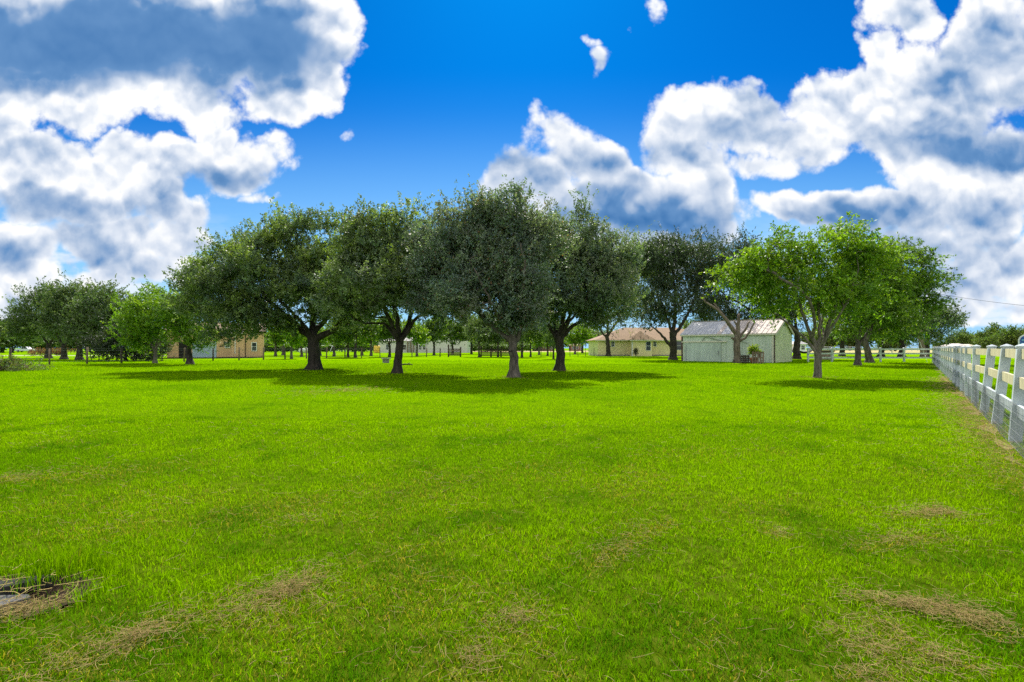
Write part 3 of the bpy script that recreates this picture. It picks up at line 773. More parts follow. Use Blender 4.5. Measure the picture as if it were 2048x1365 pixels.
tree('oak_tree', 'dark oak with a slim leaning trunk, second from left in the row', (794, 747),
     [(738, 482, 46, 44), (792, 474, 42, 42), (846, 478, 46, 42, 1), (785, 530, 85, 55), (725, 555, 66, 62), (870, 525, 58, 65, 1), (850, 555, 75, 60, -.5), (790, 585, 95, 45, -1.4, 2.6), (800, 560, 90, 50, 1.6, 3), (700, 570, 40, 55), (720, 625, 55, 22, -1), (880, 605, 50, 36)],
     [([(794, 748), (796, 725), (798, 702), (800, 686)], .235, .20),
      ([(799, 692), (784, 664), (768, 648), (742, 646), (716, 640)], .12, .04), ([(800, 690), (818, 655), (836, 632), (868, 624), (895, 622)], .14, .04),
      ([(800, 690), (796, 660), (790, 620), (785, 570), (780, 500)], .15, .03), ([(800, 688), (812, 640, .8), (818, 590, 1.2), (830, 530, 1)], .12, .03), ([(798, 690), (786, 640, -.8), (775, 600, -1.4), (760, 560, -1.6)], .1, .03)],
     .23, 12, n=820, bk=BARK_DARK, group=OAKS, twigs=10, per=17, pal=PAL_OAK + PAL_OLIVE[:2])
tree('oak_tree', 'tall oak with a straight pale grey trunk, nearest of the row', (1027, 755),
     [(905, 478, 46, 50), (948, 450, 44, 42), (1002, 444, 40, 42), (1050, 446, 42, 46), (1092, 482, 40, 50, 1), (985, 485, 65, 55), (868, 545, 38, 45), (900, 560, 55, 52), (960, 545, 75, 70), (1040, 560, 62, 72), (930, 600, 62, 40, -.6), (1012, 635, 46, 34), (858, 500, 32, 44, 1), (862, 585, 36, 40, .5), (1045, 615, 52, 52, -.5), (895, 615, 40, 32, 1)],
     [([(1027, 756), (1028, 725), (1026, 695), (1024, 660), (1018, 600), (1012, 530), (1005, 450)], .25, .05),
      ([(1026, 688), (1000, 665), (970, 640), (940, 600), (920, 550)], .12, .03), ([(1026, 690), (1044, 660), (1060, 620), (1070, 560), (1060, 500)], .12, .03),
      ([(1022, 650), (1000, 600, 1), (970, 540, 1.4), (955, 470, 1)], .1, .03), ([(1022, 650), (1040, 610, -1), (1050, 560, -1.6), (1040, 500, -1.5)], .1, .03), ([(1025, 670), (1000, 640, -1), (980, 600, -1.8), (960, 560, -1.8)], .1, .03)],
     .25, 13, n=860, bk=BARK_GREY, group=OAKS, twigs=10, per=17, tw_len=.68, leaf=(0.12, 0.066), pal=[(0.115, 0.165, 0.120), (0.140, 0.185, 0.128), (0.18, 0.215, 0.14), (0.10, 0.150, 0.13), (0.15, 0.165, 0.125)], dead=.03)
tree('oak_tree', 'dark oak with many upswept limbs, farthest right in the row', (1119, 742),
     [(1098, 458, 40, 48, .6), (1146, 466, 42, 44), (1190, 490, 44, 44), (1232, 520, 42, 46), (1130, 510, 65, 58), (1195, 545, 72, 55), (1240, 570, 38, 52), (1165, 590, 95, 46, -1), (1095, 545, 60, 80), (1150, 540, 100, 62, 1.4, 3.2), (1225, 605, 60, 46), (1100, 610, 50, 42), (1200, 640, 50, 18), (1080, 625, 36, 28)],
     [([(1119, 743), (1121, 715), (1119, 692), (1116, 676)], .29, .25),
      ([(1117, 682), (1100, 655), (1088, 638), (1072, 628)], .15, .04), ([(1118, 680), (1110, 650, .6), (1106, 615, .8), (1100, 560, .8)], .15, .03), ([(1118, 678), (1126, 648), (1128, 610), (1128, 540), (1130, 480)], .16, .03),
      ([(1119, 684), (1140, 655), (1162, 644), (1190, 632), (1215, 600)], .16, .04), ([(1120, 676), (1140, 640, -.8), (1155, 620, -1.2), (1175, 585, -1.2)], .12, .03), ([(1119, 676), (1145, 625, 1), (1170, 570, 1.6), (1195, 525, 1.4)], .12, .03)],
     .29, 14, n=860, bk=BARK_DARK, group=OAKS, twigs=10, per=17, leaf=(0.125, 0.068), pal=[(0.115, 0.165, 0.11), (0.140, 0.19, 0.11), (0.19, 0.235, 0.105), (0.10, 0.150, 0.12), (0.155, 0.175, 0.115)])

# oaks farther back
tree('oak_tree', 'olive green oak in front of the yellow house', (1215, 713), [(1260, 580, 70, 60), (1285, 580, 45, 75), (1275, 530, 45, 40), (1240, 630, 70, 30), (1290, 530, 30, 50), (1200, 610, 50, 40), (1255, 520, 50, 35)],
     [([(1217, 714), (1216, 690), (1213, 670)], .38, .3), ([(1214, 678), (1200, 660), (1190, 640)], .2, .06), ([(1215, 676), (1230, 650), (1260, 600), (1280, 550)], .24, .06), ([(1215, 672), (1215, 640), (1220, 600)], .2, .06)],
     .38, 21, n=420, pal=PAL_OLIVE, twigs=9, per=12, leaf=(.24, .13), tw_len=1.2, spread=.7, lm=LIGHT_LEAF)
tree('oak_tree', 'tall very dark oak behind the left end of the pale green shed', (1346, 720), [(1340, 530, 75, 52), (1300, 570, 50, 64), (1380, 520, 45, 36), (1385, 560, 60, 60), (1345, 600, 75, 45), (1330, 510, 40, 32), (1310, 640, 40, 22), (1400, 610, 40, 40), (1280, 520, 30, 30)],
     [([(1346, 721), (1347, 700), (1346, 680), (1345, 665)], .42, .36), ([(1345, 700), (1332, 682), (1318, 665), (1300, 650)], .24, .06), ([(1346, 672), (1350, 640), (1350, 580), (1345, 530)], .26, .05), ([(1346, 676), (1362, 652), (1380, 620), (1395, 580)], .24, .06), ([(1345, 672), (1335, 640), (1320, 590)], .2, .05)],
     .42, 22, n=620, pal=[(0.045, 0.07, 0.035), (0.06, 0.09, 0.035), (0.05, 0.068, 0.045)], twigs=9, per=14, leaf=(.19, .10), tw_len=.95, spread=.5)
tree('oak_tree', 'dark oak rising behind the right end of the pale green shed', (1593, 718.5), [(1430, 530, 55, 42), (1470, 575, 75, 66), (1440, 630, 50, 30), (1540, 590, 70, 55), (1420, 590, 45, 45), (1590, 600, 60, 50), (1500, 540, 60, 45), (1480, 640, 70, 25), (1560, 645, 55, 18)],
     [([(1593, 719), (1593, 700), (1595, 680), (1590, 655)], .45, .3), ([(1592, 664), (1570, 630), (1530, 600), (1480, 570)], .26, .06), ([(1591, 660), (1590, 620), (1585, 580)], .2, .05), ([(1560, 622), (1500, 620), (1450, 590)], .16, .05)],
     .45, 23, n=700, pal=[(0.045, 0.07, 0.035), (0.06, 0.09, 0.035), (0.05, 0.068, 0.045)], twigs=9, per=14, leaf=(.20, .105), tw_len=1.0, spread=.5)

# bright leaved trees on the right
tree('pecan_tree', 'bright green airy tree with pale spreading limbs, alone right of the shed', (1634, 756),
     [(1560, 505, 62, 40), (1500, 535, 48, 36), (1640, 500, 85, 40), (1720, 520, 45, 45), (1590, 560, 90, 42), (1690, 570, 70, 45), (1525, 575, 45, 32), (1640, 545, 90, 50), (1555, 610, 52, 26), (1700, 610, 45, 34), (1460, 560, 22, 18), (1640, 600, 60, 35)],
     [([(1634, 757), (1635, 735), (1636, 716), (1635, 703)], .165, .15),
      ([(1635, 712), (1622, 690), (1604, 672), (1578, 650), (1556, 632)], .085, .03), ([(1635, 708), (1622, 672), (1610, 640), (1595, 600), (1580, 540), (1565, 500)], .095, .02), ([(1635, 704), (1640, 670), (1640, 620), (1642, 560), (1640, 500)], .09, .02),
      ([(1635, 708), (1650, 680), (1655, 650), (1680, 600), (1705, 540)], .09, .02), ([(1622, 672), (1612, 645, -.6), (1590, 610, -1.3), (1560, 585, -1.6), (1510, 550, -1.2)], .06, .02), ([(1648, 684), (1662, 650, .8), (1690, 610, 1.5), (1710, 570, 1.8)], .06, .02), ([(1636, 700), (1645, 650, -.8), (1660, 600, -1.4), (1670, 550, -1.6)], .07, .02)],
     .165, 31, flare=1.2, n=380, bk=BARK_PALE, pal=PAL_LIGHT, lm=LIGHT_LEAF, twigs=8, per=13, leaf=(.15, .065), tw_len=.6, spread=.28, up=.15, droop=.35, shell=.35)
RT = 'bright leaved trees along the white fence'
tree('pecan_tree', 'mid green tree with a straight trunk right of the airy tree', (1715, 731), [(1745, 540, 55, 45), (1720, 600, 60, 45), (1760, 600, 45, 55), (1700, 640, 50, 35), (1760, 520, 35, 28), (1775, 650, 30, 25)],
     [([(1715, 732), (1716, 710), (1716, 690)], .23, .19), ([(1716, 694), (1700, 660), (1695, 620)], .12, .03), ([(1716, 690), (1722, 650), (1735, 590), (1745, 540)], .14, .03), ([(1716, 692), (1740, 660), (1762, 620)], .11, .03)],
     .23, 32, n=400, bk=BARK_GREY, pal=PAL_LIGHT + PAL_MID, lm=LIGHT_LEAF, group=RT, twigs=8, per=14, leaf=(.17, .08), tw_len=.7, spread=.35, up=.15, droop=.3)
tree('pecan_tree', 'tall green tree with a leaning trunk beside the white corner fence', (1739, 726), [(1800, 545, 60, 50), (1855, 560, 38, 24), (1800, 610, 55, 50), (1770, 570, 50, 60), (1830, 600, 35, 35), (1790, 650, 50, 25), (1870, 575, 20, 14)],
     [([(1739, 727), (1735, 705), (1731, 685), (1736, 668)], .31, .24), ([(1735, 672), (1760, 640), (1790, 590), (1805, 545)], .17, .03), ([(1734, 675), (1745, 630), (1765, 570)], .15, .03), ([(1775, 610), (1810, 590), (1850, 560)], .10, .03), ([(1736, 672), (1770, 655), (1800, 630)], .12, .03)],
     .31, 33, n=460, bk=BARK_GREY, pal=PAL_MID + PAL_LIGHT[:1], lm=LIGHT_LEAF, group=RT, twigs=8, per=14, leaf=(.19, .09), tw_len=.75, spread=.4, up=.15, droop=.3)
tree('oak_tree', 'dark round oak behind the broken dead trunk at the fence corner', (1852, 716), [(1865, 650, 34, 26), (1835, 655, 34, 30), (1885, 640, 18, 16), (1850, 635, 28, 22), (1862, 672, 30, 14)],
     [([(1852, 717), (1852, 700), (1850, 685)], .32, .25), ([(1851, 690), (1862, 668), (1872, 650)], .14, .04), ([(1850, 688), (1842, 665), (1835, 650)], .14, .04)],
     .32, 34, n=170, twigs=9, per=12, leaf=(.24, .13), tw_len=.9, spread=.5)
for (bx_, by_, lab, lobs, sd) in (
    (1684, 712.5, 'black trunked oak in the shade left of the paired trunks', [(1670, 640, 40, 30), (1690, 610, 40, 30), (1650, 650, 25, 22)], 35),
    (1762, 713.5, 'shady dark oak behind the white corner fence rails', [(1762, 645, 45, 30), (1790, 660, 30, 22), (1740, 660, 30, 22)], 36),
    (1803, 714, 'shady oak behind the fence, next to the leaning board', [(1800, 640, 36, 32), (1815, 665, 26, 18), (1785, 620, 30, 30)], 37)):
    tree('oak_tree', lab, (bx_, by_), lobs, [([(bx_, by_ + 1), (bx_ + 1, by_ - 15), (bx_ - 1, 680)], .45, .32), ([(bx_, 686), (bx_ + 12, 660), (bx_ + 20, 640)], .2, .05), ([(bx_, 684), (bx_ - 10, 660), (bx_ - 14, 640)], .2, .05)],
         .45, sd, n=150, twigs=9, per=12, leaf=(.28, .15), tw_len=1.1, spread=.65)

# trees on the left
tree('ash_tree', 'light green young tree left of the tan building', (380, 729), [(370, 640, 50, 40), (410, 670, 30, 22), (345, 620, 40, 32), (385, 610, 40, 34)],
     [([(380, 730), (379, 712), (377, 696)], .26, .2), ([(378, 700), (365, 675), (350, 640)], .12, .03), ([(378, 698), (392, 670), (405, 645)], .12, .03), ([(377, 698), (380, 660), (380, 620)], .13, .03)],
     .26, 41, n=240, bk=BARK_DARK, pal=PAL_LIGHT, lm=LIGHT_LEAF, twigs=8, per=12, leaf=(.17, .085), tw_len=.6, spread=.35, up=.2)
tree('ash_tree', 'light green spreading tree in front of the dense dark shrub', (310, 727), [(300, 640, 55, 40), (265, 655, 38, 28), (325, 605, 40, 28), (340, 650, 38, 32), (285, 680, 35, 16)],
     [([(310, 728), (311, 712), (312, 698)], .17, .14), ([(311, 702), (295, 675), (275, 655)], .09, .03), ([(312, 700), (318, 660), (322, 620)], .10, .03), ([(312, 700), (330, 670), (345, 650)], .09, .03)],
     .17, 42, n=280, bk=BARK_PALE, pal=PAL_LIGHT, lm=LIGHT_LEAF, twigs=8, per=12, leaf=(.18, .09), tw_len=.65, spread=.38, up=.2)
LEFT = 'dark oaks beyond the wire fence on the left'
for (b_, lab, lobs, sd, tr) in (
    ((97, 717), 'dark oak with a forked trunk, leftmost of three by the left wire fence', [(90, 630, 44, 40), (60, 655, 34, 28), (120, 650, 36, 30), (95, 605, 28, 18)], 43, .36),
    ((128, 719), 'dark feathery oak in the middle of the three by the left wire fence', [(150, 615, 42, 32), (135, 645, 40, 32), (180, 620, 34, 34)], 44, .34),
    ((159, 720), 'dark broad oak, rightmost of three by the left wire fence', [(215, 625, 45, 36), (190, 655, 42, 30), (245, 640, 30, 30), (165, 665, 28, 20)], 45, .34)):
    bx_, by_ = b_
    tree('oak_tree', lab, b_, lobs, [([(bx_, by_ + 1), (bx_, by_ - 14), (bx_, by_ - 24)], tr, tr * .8), ([(bx_, by_ - 22), (bx_ - 12, by_ - 45), (bx_ - 24, by_ - 75)], tr * .5, .05), ([(bx_, by_ - 24), (bx_ + 14, by_ - 50), (bx_ + 26, by_ - 80)], tr * .5, .05)],
         tr, sd, n=330, pal=[(0.07, 0.11, 0.05), (0.09, 0.135, 0.05), (0.13, 0.175, 0.05)], group=LEFT, twigs=9, per=12, leaf=(.22, .11), tw_len=.95, spread=.5)
tree('cedar_shrub', 'dense dark shrub reaching the ground behind the wire fence', (252, 722.5), [(235, 690, 44, 26), (275, 692, 45, 28), (210, 700, 24, 20), (305, 700, 25, 20), (250, 665, 40, 28), (260, 705, 60, 18)],
     [([(252, 723), (252, 705), (252, 690)], .15, .1), ([(252, 705), (235, 690)], .06, .03), ([(252, 705), (280, 690)], .06, .03)],
     .15, 46, n=260, cat='shrub', pal=[(0.02, 0.035, 0.016), (0.03, 0.045, 0.018), (0.045, 0.06, 0.022)], twigs=9, per=12, leaf=(.18, .09), tw_len=.6, spread=.4, shell=.3)

# ------------------------------------------------------------------ shared kinds for the background
def proto(name, pal, lm, seed, n=90, H=6.0, Wd=3.0, bk=None, low=.35, **kw):
    rng = np.random.RandomState(seed)
    lob = [(rng.randn() * .5 * Wd * .5, rng.randn() * .5 * Wd * .5, H * (low + (1 - low) * (.25 + .55 * k / 5.)), Wd * (.75 - .07 * k) * (.6 + .3 * rng.rand()), Wd * (.75 - .07 * k) * (.6 + .3 * rng.rand()), H * .17) for k in range(6)]
    paths = [([(0, 0, -.05), (0.03, 0, H * low * .6), (-.02, 0.02, H * low)], .035 * H, .026 * H), ([(0, 0, H * low), (-.3 * Wd, .1, H * .6)], .015 * H, .02), ([(0, 0, H * low), (.3 * Wd, -.1, H * .62)], .015 * H, .02), ([(0, 0, H * low), (.05, 0, H * .75)], .017 * H, .02)]
    cen = crown_centres(rng, lob, n, .35)
    A, par, r, nf = skeleton(rng, paths, cen, .6)
    return wood_mesh('trunk', A, par, r, bk or BARK_DARK, flare=1.35), leaves_mesh('crown', rng, cen, lm, pal, np.array([0, 0, H * low]), **kw)
KIND = {
 'light': proto('light', PAL_LIGHT, LIGHT_LEAF, 51, n=80, H=5.0, Wd=2.2, bk=BARK_GREY, low=.30, twigs=8, per=12, leaf=(.24, .12), tw_len=.7, spread=.4),
 'mid': proto('mid', PAL_MID, LIGHT_LEAF, 52, n=110, H=7.0, Wd=3.4, low=.28, twigs=9, per=12, leaf=(.30, .16), tw_len=.9, spread=.5),
 'oak': proto('oak', PAL_OAK + PAL_OLIVE, OAK_LEAF, 53, n=170, H=9.0, Wd=5.0, low=.25, twigs=9, per=12, leaf=(.34, .18), tw_len=1.1, spread=.65),
 'round': proto('round', PAL_OLIVE + PAL_MID, OAK_LEAF, 54, n=190, H=9.0, Wd=6.2, low=.02, twigs=9, per=11, leaf=(.46, .26), tw_len=1.2, spread=.8)}
rnd = random.Random(5)
def far_tree(kind, px, py, top, label, group, name='tree', wid=1.0, cat='tree'):
    D = FPX * EYE / (py - HOR); H = EYE + (HOR - top) / FPX * D
    h0 = {'light': 5.0, 'mid': 7.0, 'oak': 9.0, 'round': 9.0}[kind] * 1.03
    t = thing(name, label, cat, ((px - 1024) / FPX * D, D, 0), rnd.random() * 6.28, group)
    s = H / h0; t.scale = (s * wid, s * wid, s)
    obj('trunk', KIND[kind][0], t); obj('crown', KIND[kind][1], t)
    return t
G1 = 'small trees seen under the oaks'
for (kind, px, py, top, wid, lab) in (
    ('light', 583, 718, 640, 1.0, 'small light green tree left of the thick forked oak trunk'),
    ('light', 551, 713, 645, 1.2, 'small light green tree beside the right end of the tan building'),
    ('light', 668, 713, 640, 1.1, 'small light green tree right of the white tank'),
    ('mid', 696, 715, 630, .9, 'thin dark stemmed tree left of the grey trunk beyond the fence'),
    ('mid', 711, 716, 612, .9, 'tree with a grey trunk between the two left oaks, beyond the fence'),
    ('light', 742, 712, 640, 1.1, 'small bright tree left of the slim leaning oak'),
    ('mid', 779, 714.5, 628, 1.0, 'small spreading tree just left of the slim leaning oak trunk'),
    ('light', 834, 713, 640, 1.0, 'bright green sapling in front of the white brick building'),
    ('mid', 868, 711, 636, 1.0, 'leafy green tree by the grey brick wall'),
    ('oak', 943, 708.5, 620, .8, 'dark oak left of the wooden corral panels'),
    ('oak', 958, 714.5, 625, .7, 'dark oak at the left end of the longer corral panel'),
    ('oak', 996, 714.5, 622, .7, 'dark oak behind the middle of the longer corral panel'),
    ('oak', 1044, 715.5, 610, .7, 'thick trunked oak just right of the nearest oak'),
    ('mid', 1061, 714, 640, .8, 'slim tree between the two right oaks of the row'),
    ('oak', 1107, 718.5, 615, .6, 'shaded oak directly behind the rightmost oak trunk of the row'),
    ('mid', 1165, 707, 650, 1.2, 'green tree left of the yellow house')):
    far_tree(kind, px, py, top, lab, G1, 'oak_tree' if kind == 'oak' else 'small_tree', wid)
for (kind, px, py, top, wid, lab) in (
    ('light', 603, 714, 655, 1.3, 'light green bushy tree behind the white tank'), ('light', 640, 712, 652, 1.4, 'bright bushy tree behind the white a-frame'), ('light', 724, 711, 652, 1.4, 'bright bushy tree left of the yellow barrel'), ('light', 566, 711, 650, 1.4, 'bright bushy tree right of the tan building'),
    ('light', 1078, 710, 660, 1.3, 'bright bushy tree left of the rightmost oak trunk of the row'), ('mid', 1095, 712, 652, 1.0, 'green tree left of the rightmost oak trunk, beyond the fence'), ('light', 1150, 709, 655, 1.3, 'bright bushy tree right of the rightmost oak trunk of the row'), ('mid', 905, 709, 645, 1.2, 'leafy tree behind the short corral panel')):
    far_tree(kind, px, py, top, lab, G1, 'small_tree', wid)
G3 = 'dark low bushes closing the view under the oaks'
for px in (530, 552, 574, 596, 618, 640, 662, 684, 706, 728, 748, 950, 975, 1000, 1022, 1046): far_tree('round', px, 704.6, 680 + (px * 7 % 9), 'dark low bush in the hedge line far under the oaks', G3, 'bush', 1.9, 'shrub')
G2 = 'trees along the far edge of the fields'
far = [(-40, 702, 640), (5, 706, 635), (25, 706, 640), (45, 703, 662), (75, 703.5, 665), (100, 703, 662), (125, 703.5, 666), (150, 703, 660), (180, 703.5, 662), (340, 703, 655), (380, 702, 650), (420, 702, 650), (470, 702, 648), (510, 703, 655), (535, 703, 658), (560, 702.5, 655), (580, 703, 660), (600, 701.5, 665), (640, 701.5, 660), (680, 702, 655), (720, 701.5, 660), (760, 702, 650), (800, 702, 645), (845, 702, 640), (890, 702, 648), (930, 702, 650), (985, 702, 645), (1030, 702, 650), (1075, 702.5, 655), (1120, 702, 660), (1180, 702, 650), (1420, 702, 645), (1470, 702, 640), (1630, 701, 655), (1660, 701.5, 650), (1700, 701.5, 652), (1735, 701.5, 655), (1790, 703, 668),
       (1890, 701.5, 678), (1908, 701.5, 671), (1926, 702, 661), (1943, 701.8, 667), (1958, 701.8, 663), (1972, 704, 671), (1988, 702, 665), (2003, 702, 652), (2020, 702, 667), (2036, 702, 659), (2058, 702, 656), (2085, 702, 660)]
words = ['far green tree on the horizon', 'far dark tree on the horizon', 'far low tree on the horizon', 'far rounded tree on the horizon']
marks = ['at the left edge of the field', 'behind the left oaks', 'above the parked pickup', 'above the tan building', 'seen under the oaks', 'behind the white brick building', 'by the brown roofed houses', 'behind the yellow house', 'behind the shed', 'beyond the white fence']
for i, (px, py, top) in enumerate(far):
    k = 'round' if i % 6 else 'oak'
    mk = marks[0] if px < 30 else marks[2] if px < 200 else marks[3] if px < 560 else marks[4] if px < 740 else marks[5] if px < 960 else marks[6] if px < 1190 else marks[7] if px < 1400 else marks[8] if px < 1610 else 'behind the bright leaved trees' if px < 1880 else marks[9]
    far_tree(k, px, py, top, 'far rounded tree on the horizon ' + mk, G2 + ' ' + mk, 'tree', (.85 + .4 * rnd.random()) if px > 1880 else (1.25 + .5 * rnd.random()))

# ------------------------------------------------------------------ materials of built things
SHED_WALL = plain('pale green metal siding', (0.52, 0.585, 0.475), 0.65, 0.25, scale=1.2, var=0.18, stretch=(1, 1, .25))
SHED_DOOR = plain('pale green door sheet', (0.45, 0.52, 0.44), 0.65, 0.25, scale=1.4, var=0.2, stretch=(1, 1, .25))
gv_ = Mat('weathered galvanised sheet')
GALV = gv_.end(gv_.pbsdf(gv_.ramp(gv_.noise(1.3, 7, 0.7), [(0.28, (0.36, 0.37, 0.38)), (0.50, (0.44, 0.445, 0.45)), (0.58, (0.48, 0.475, 0.46)), (0.63, (0.62, 0.61, 0.59))]), 0.75, 0.2))
TANROOF = plain('faded tan sheet', (0.50, 0.43, 0.365), 0.7, 0.2, scale=1.2, var=0.15)
CREAM = plain('cream painted trim', (0.62, 0.58, 0.45), 0.6, 0.3, var=0.15)
BROWN_TRIM = plain('brown timber trim', (0.10, 0.06, 0.04), 0.8, 0.2, var=0.3)
WOOD = plain('weathered timber', (0.17, 0.125, 0.085), 0.85, 0.15, scale=4, var=0.4, stretch=(1, 1, .2))
DKWOOD = plain('old dark timber', (0.065, 0.05, 0.04), 0.9, 0.15, scale=5, var=0.4)
METAL = plain('dull steel', (0.30, 0.31, 0.32), 0.4, 0.5, metal=.6, var=0.2)
VINYL = plain('white fence board', (0.49, 0.54, 0.55), 0.55, 0.35, scale=5, var=0.30, stretch=(1, 1, .35))
YVINYL = plain('yellowed fence rail', (0.56, 0.50, 0.31), 0.6, 0.3, scale=6, var=0.36, stretch=(4, 1, .25))
WIRE = plain('fence wire', (0.22, 0.23, 0.24), 0.6, 0.3, var=0.2)
GLASS = plain('dark window glass', (0.02, 0.025, 0.03), 0.08, 0.6, var=0.3)
WHITE = plain('white paint', (0.75, 0.75, 0.73), 0.5, 0.4, var=0.08)
HOUSE_Y = plain('yellow stucco', (0.78, 0.68, 0.36), 0.8, 0.2, scale=1.0, var=0.08)
SHINGLE = plain('brown shingles', (0.30, 0.205, 0.13), 0.9, 0.15, scale=3.0, var=0.22, bump=.02)
TANWALL = plain('tan board and batten', (0.60, 0.385, 0.21), 0.8, 0.2, scale=1.5, var=0.15, stretch=(1, 1, .2))
GARAGE = plain('blue grey garage door paint', (0.36, 0.45, 0.52), 0.6, 0.3, var=0.08)
RUBBER = plain('black rubber', (0.02, 0.02, 0.02), 0.8, 0.3, var=0.2)
BLUE = plain('blue trailer paint', (0.010, 0.075, 0.30), 0.3, 0.5, var=0.1)
TEAL = plain('light blue stripe', (0.15, 0.45, 0.62), 0.3, 0.5, var=0.05)
YELLOW = plain('yellow orange plastic', (0.75, 0.46, 0.05), 0.5, 0.4, var=0.12)
SILVER = plain('silver car paint', (0.55, 0.57, 0.60), 0.3, 0.5, metal=.3, var=0.05)
TERRA = plain('terracotta', (0.35, 0.14, 0.07), 0.85, 0.2, var=0.25)
REDLIGHT = plain('red tail lamp', (0.5, 0.02, 0.02), 0.3, 0.5, var=0.1)
bm_ = Mat('pale brick')
bt = bm_.n('ShaderNodeTexBrick'); bt.inputs['Scale'].default_value = 1.0
bt.inputs['Color1'].default_value = (0.55, 0.52, 0.46, 1); bt.inputs['Color2'].default_value = (0.46, 0.43, 0.38, 1); bt.inputs['Mortar'].default_value = (0.6, 0.58, 0.54, 1)
bt.inputs['Brick Width'].default_value = .4; bt.inputs['Row Height'].default_value = .14; bt.inputs['Mortar Size'].default_value = .02
mpn = bm_.n('ShaderNodeMapping'); mpn.inputs['Rotation'].default_value = (R(90), 0, 0)
bm_.l(bm_.n('ShaderNodeTexCoord').outputs['Object'], mpn.inputs[0]); bm_.l(mpn.outputs[0], bt.inputs[0])
BRICK = bm_.end(bm_.pbsdf(bt.outputs[0], 0.85, 0.2))

def ribbed(mb, x0, x1, z0, z1, y, pitch, depth, ribw, thick=.03, mi=0):
    """a standing sheet along x with raised ribs facing -y"""
    pts = []; x = x0
    while x < x1 - 1e-6:
        xe = min(x + pitch, x1)
        pts += [(x, y), (xe - ribw, y), (xe - ribw * .8, y - depth), (xe - ribw * .2, y - depth)] if xe - x > ribw * 1.5 else [(x, y)]
        x = xe
    pts.append((x1, y))
    poly = pts + [(x1, y + thick), (x0, y + thick)]
    mb.prism(poly, 'z', z0, z1, mi)

# ------------------------------------------------------------------ pale green metal shed
TH = R(42.2)
FR_ = (24.1, 47.0); LEN, WID, EAVE, RIDGE = 8.82, 6.0, 2.77, 4.13
FL_ = (FR_[0] - LEN * math.cos(TH), FR_[1] + LEN * math.sin(TH))
shed = thing('metal_shed', 'pale green metal shed with a patched sheet roof and sliding door', 'shed', (FL_[0], FL_[1], 0), -TH)
mb = MB(); ribbed(mb, 0, LEN, 0.02, EAVE, 0, .30, .022, .05)
mb.box(0, .03, .03, WID, .02, EAVE); mb.box(.03, LEN - .03, WID - .03, WID, .02, EAVE)
mb.build('front_wall', SHED_WALL, shed)
mb = MB(); n_ = 20
mb.prism([(0.03, .02), (WID, .02), (WID, EAVE - .02), (WID / 2, RIDGE - .03), (0.03, EAVE - .02)], 'x', LEN - .03, LEN)
for k in range(1, n_):
    y = WID * k / n_; zt = EAVE + (RIDGE - EAVE) * (1 - abs(y - WID / 2) / (WID / 2)) - .06
    mb.box(LEN, LEN + .014, y - .02, y + .02, .02, zt)
GW_ = plain('siding in warm grass light', (0.58, 0.61, 0.41), 0.65, 0.25, scale=1.2, var=.12, stretch=(1, 1, .25))  # shed siding again, warm light off the grass put into the gable colour
mb.build('gable_wall', GW_, shed)
MB().prism([(0.03, .02), (WID, .02), (WID, EAVE - .02), (WID / 2, RIDGE - .03), (0.03, EAVE - .02)], 'x', 0.031, .06).build('gable_wall', GW_, shed)
rise = RIDGE - EAVE; OV = .18
sl_ = math.hypot(WID / 2, rise)
def roof_sheet(mb, x0, x1, side, mi):
    ys = 1 if side == 0 else -1
    y_e, z_e = (-OV, EAVE - OV * rise / (WID / 2)) if side == 0 else (WID + OV, EAVE - OV * rise / (WID / 2))
    a, b = (y_e, z_e + .02), (WID / 2, RIDGE + .02)
    mb.prism([a, b, (b[0], b[1] + .03), (a[0], a[1] + .03)], 'x', x0, x1, mi)
    mb.prism([(a[0], a[1] + .03), (b[0], b[1] + .03), (b[0], b[1] + .07), (a[0], a[1] + .07)], 'x', x1 - .05, x1 - .005, mi)
mb = MB(); N_ = 22; x0_ = -.15; w_ = (LEN + .35) / N_
for k in range(N_):
    mi = 0 if k < 12 and k not in (9,) else 1
    if k in (10,): mi = 0
    roof_sheet(mb, x0_ + k * w_, x0_ + (k + 1) * w_ - .003, 0, mi); roof_sheet(mb, x0_ + k * w_, x0_ + (k + 1) * w_ - .003, 1, mi)
mb.bar((x0_, WID / 2, RIDGE + .075), (LEN + .2, WID / 2, RIDGE + .075), .30, .02, 1)
mb.build('roof', [GALV, TANROOF], shed)
mb = MB(); mb.box(-.12, LEN + .1, -.16, -.12, EAVE - .20, EAVE - .06); mb.build('eave_board', CREAM, shed)
for a in (0, 1):
    y0, y1 = (-OV, WID / 2) if a == 0 else (WID / 2, WID + OV)
    z0, z1 = (EAVE - .09, RIDGE) if a == 0 else (RIDGE, EAVE - .09)
    MB().prism([(y0, z0 - .16), (y1, z1 - .16), (y1, z1 + .02), (y0, z0 + .02)], 'x', LEN + .16, LEN + .20).build('gable_trim', CREAM, shed)
MB().prism([(WID / 2 - .75, EAVE + .72), (WID / 2 + .75, EAVE + .72), (WID / 2, RIDGE - .26)], 'x', LEN + .016, LEN + .03).build('gable_vent', plain('green vent slats', (0.16, 0.22, 0.14), .7, .2, scale=9, stretch=(1, 1, 4)), shed)
MB().box(LEN - .02, LEN + .03, -.06, .0, .0, EAVE - .1).box(LEN + .02, LEN + .035, .0, .09, .0, EAVE - .1).build('corner_post', BROWN_TRIM, shed)
MB().box(LEN - .22, LEN - .08, -.045, -.02, .0, EAVE - .21).build('corner_board', CREAM, shed)
MB().box(-.05, .10, -.05, -.022, .0, EAVE - .2).build('corner_post', BROWN_TRIM, shed)
mb = MB(); ribbed(mb, .35, 4.0, .04, 1.90, -.075, .52, .012, .04); door = mb.build('sliding_door', SHED_DOOR, shed)
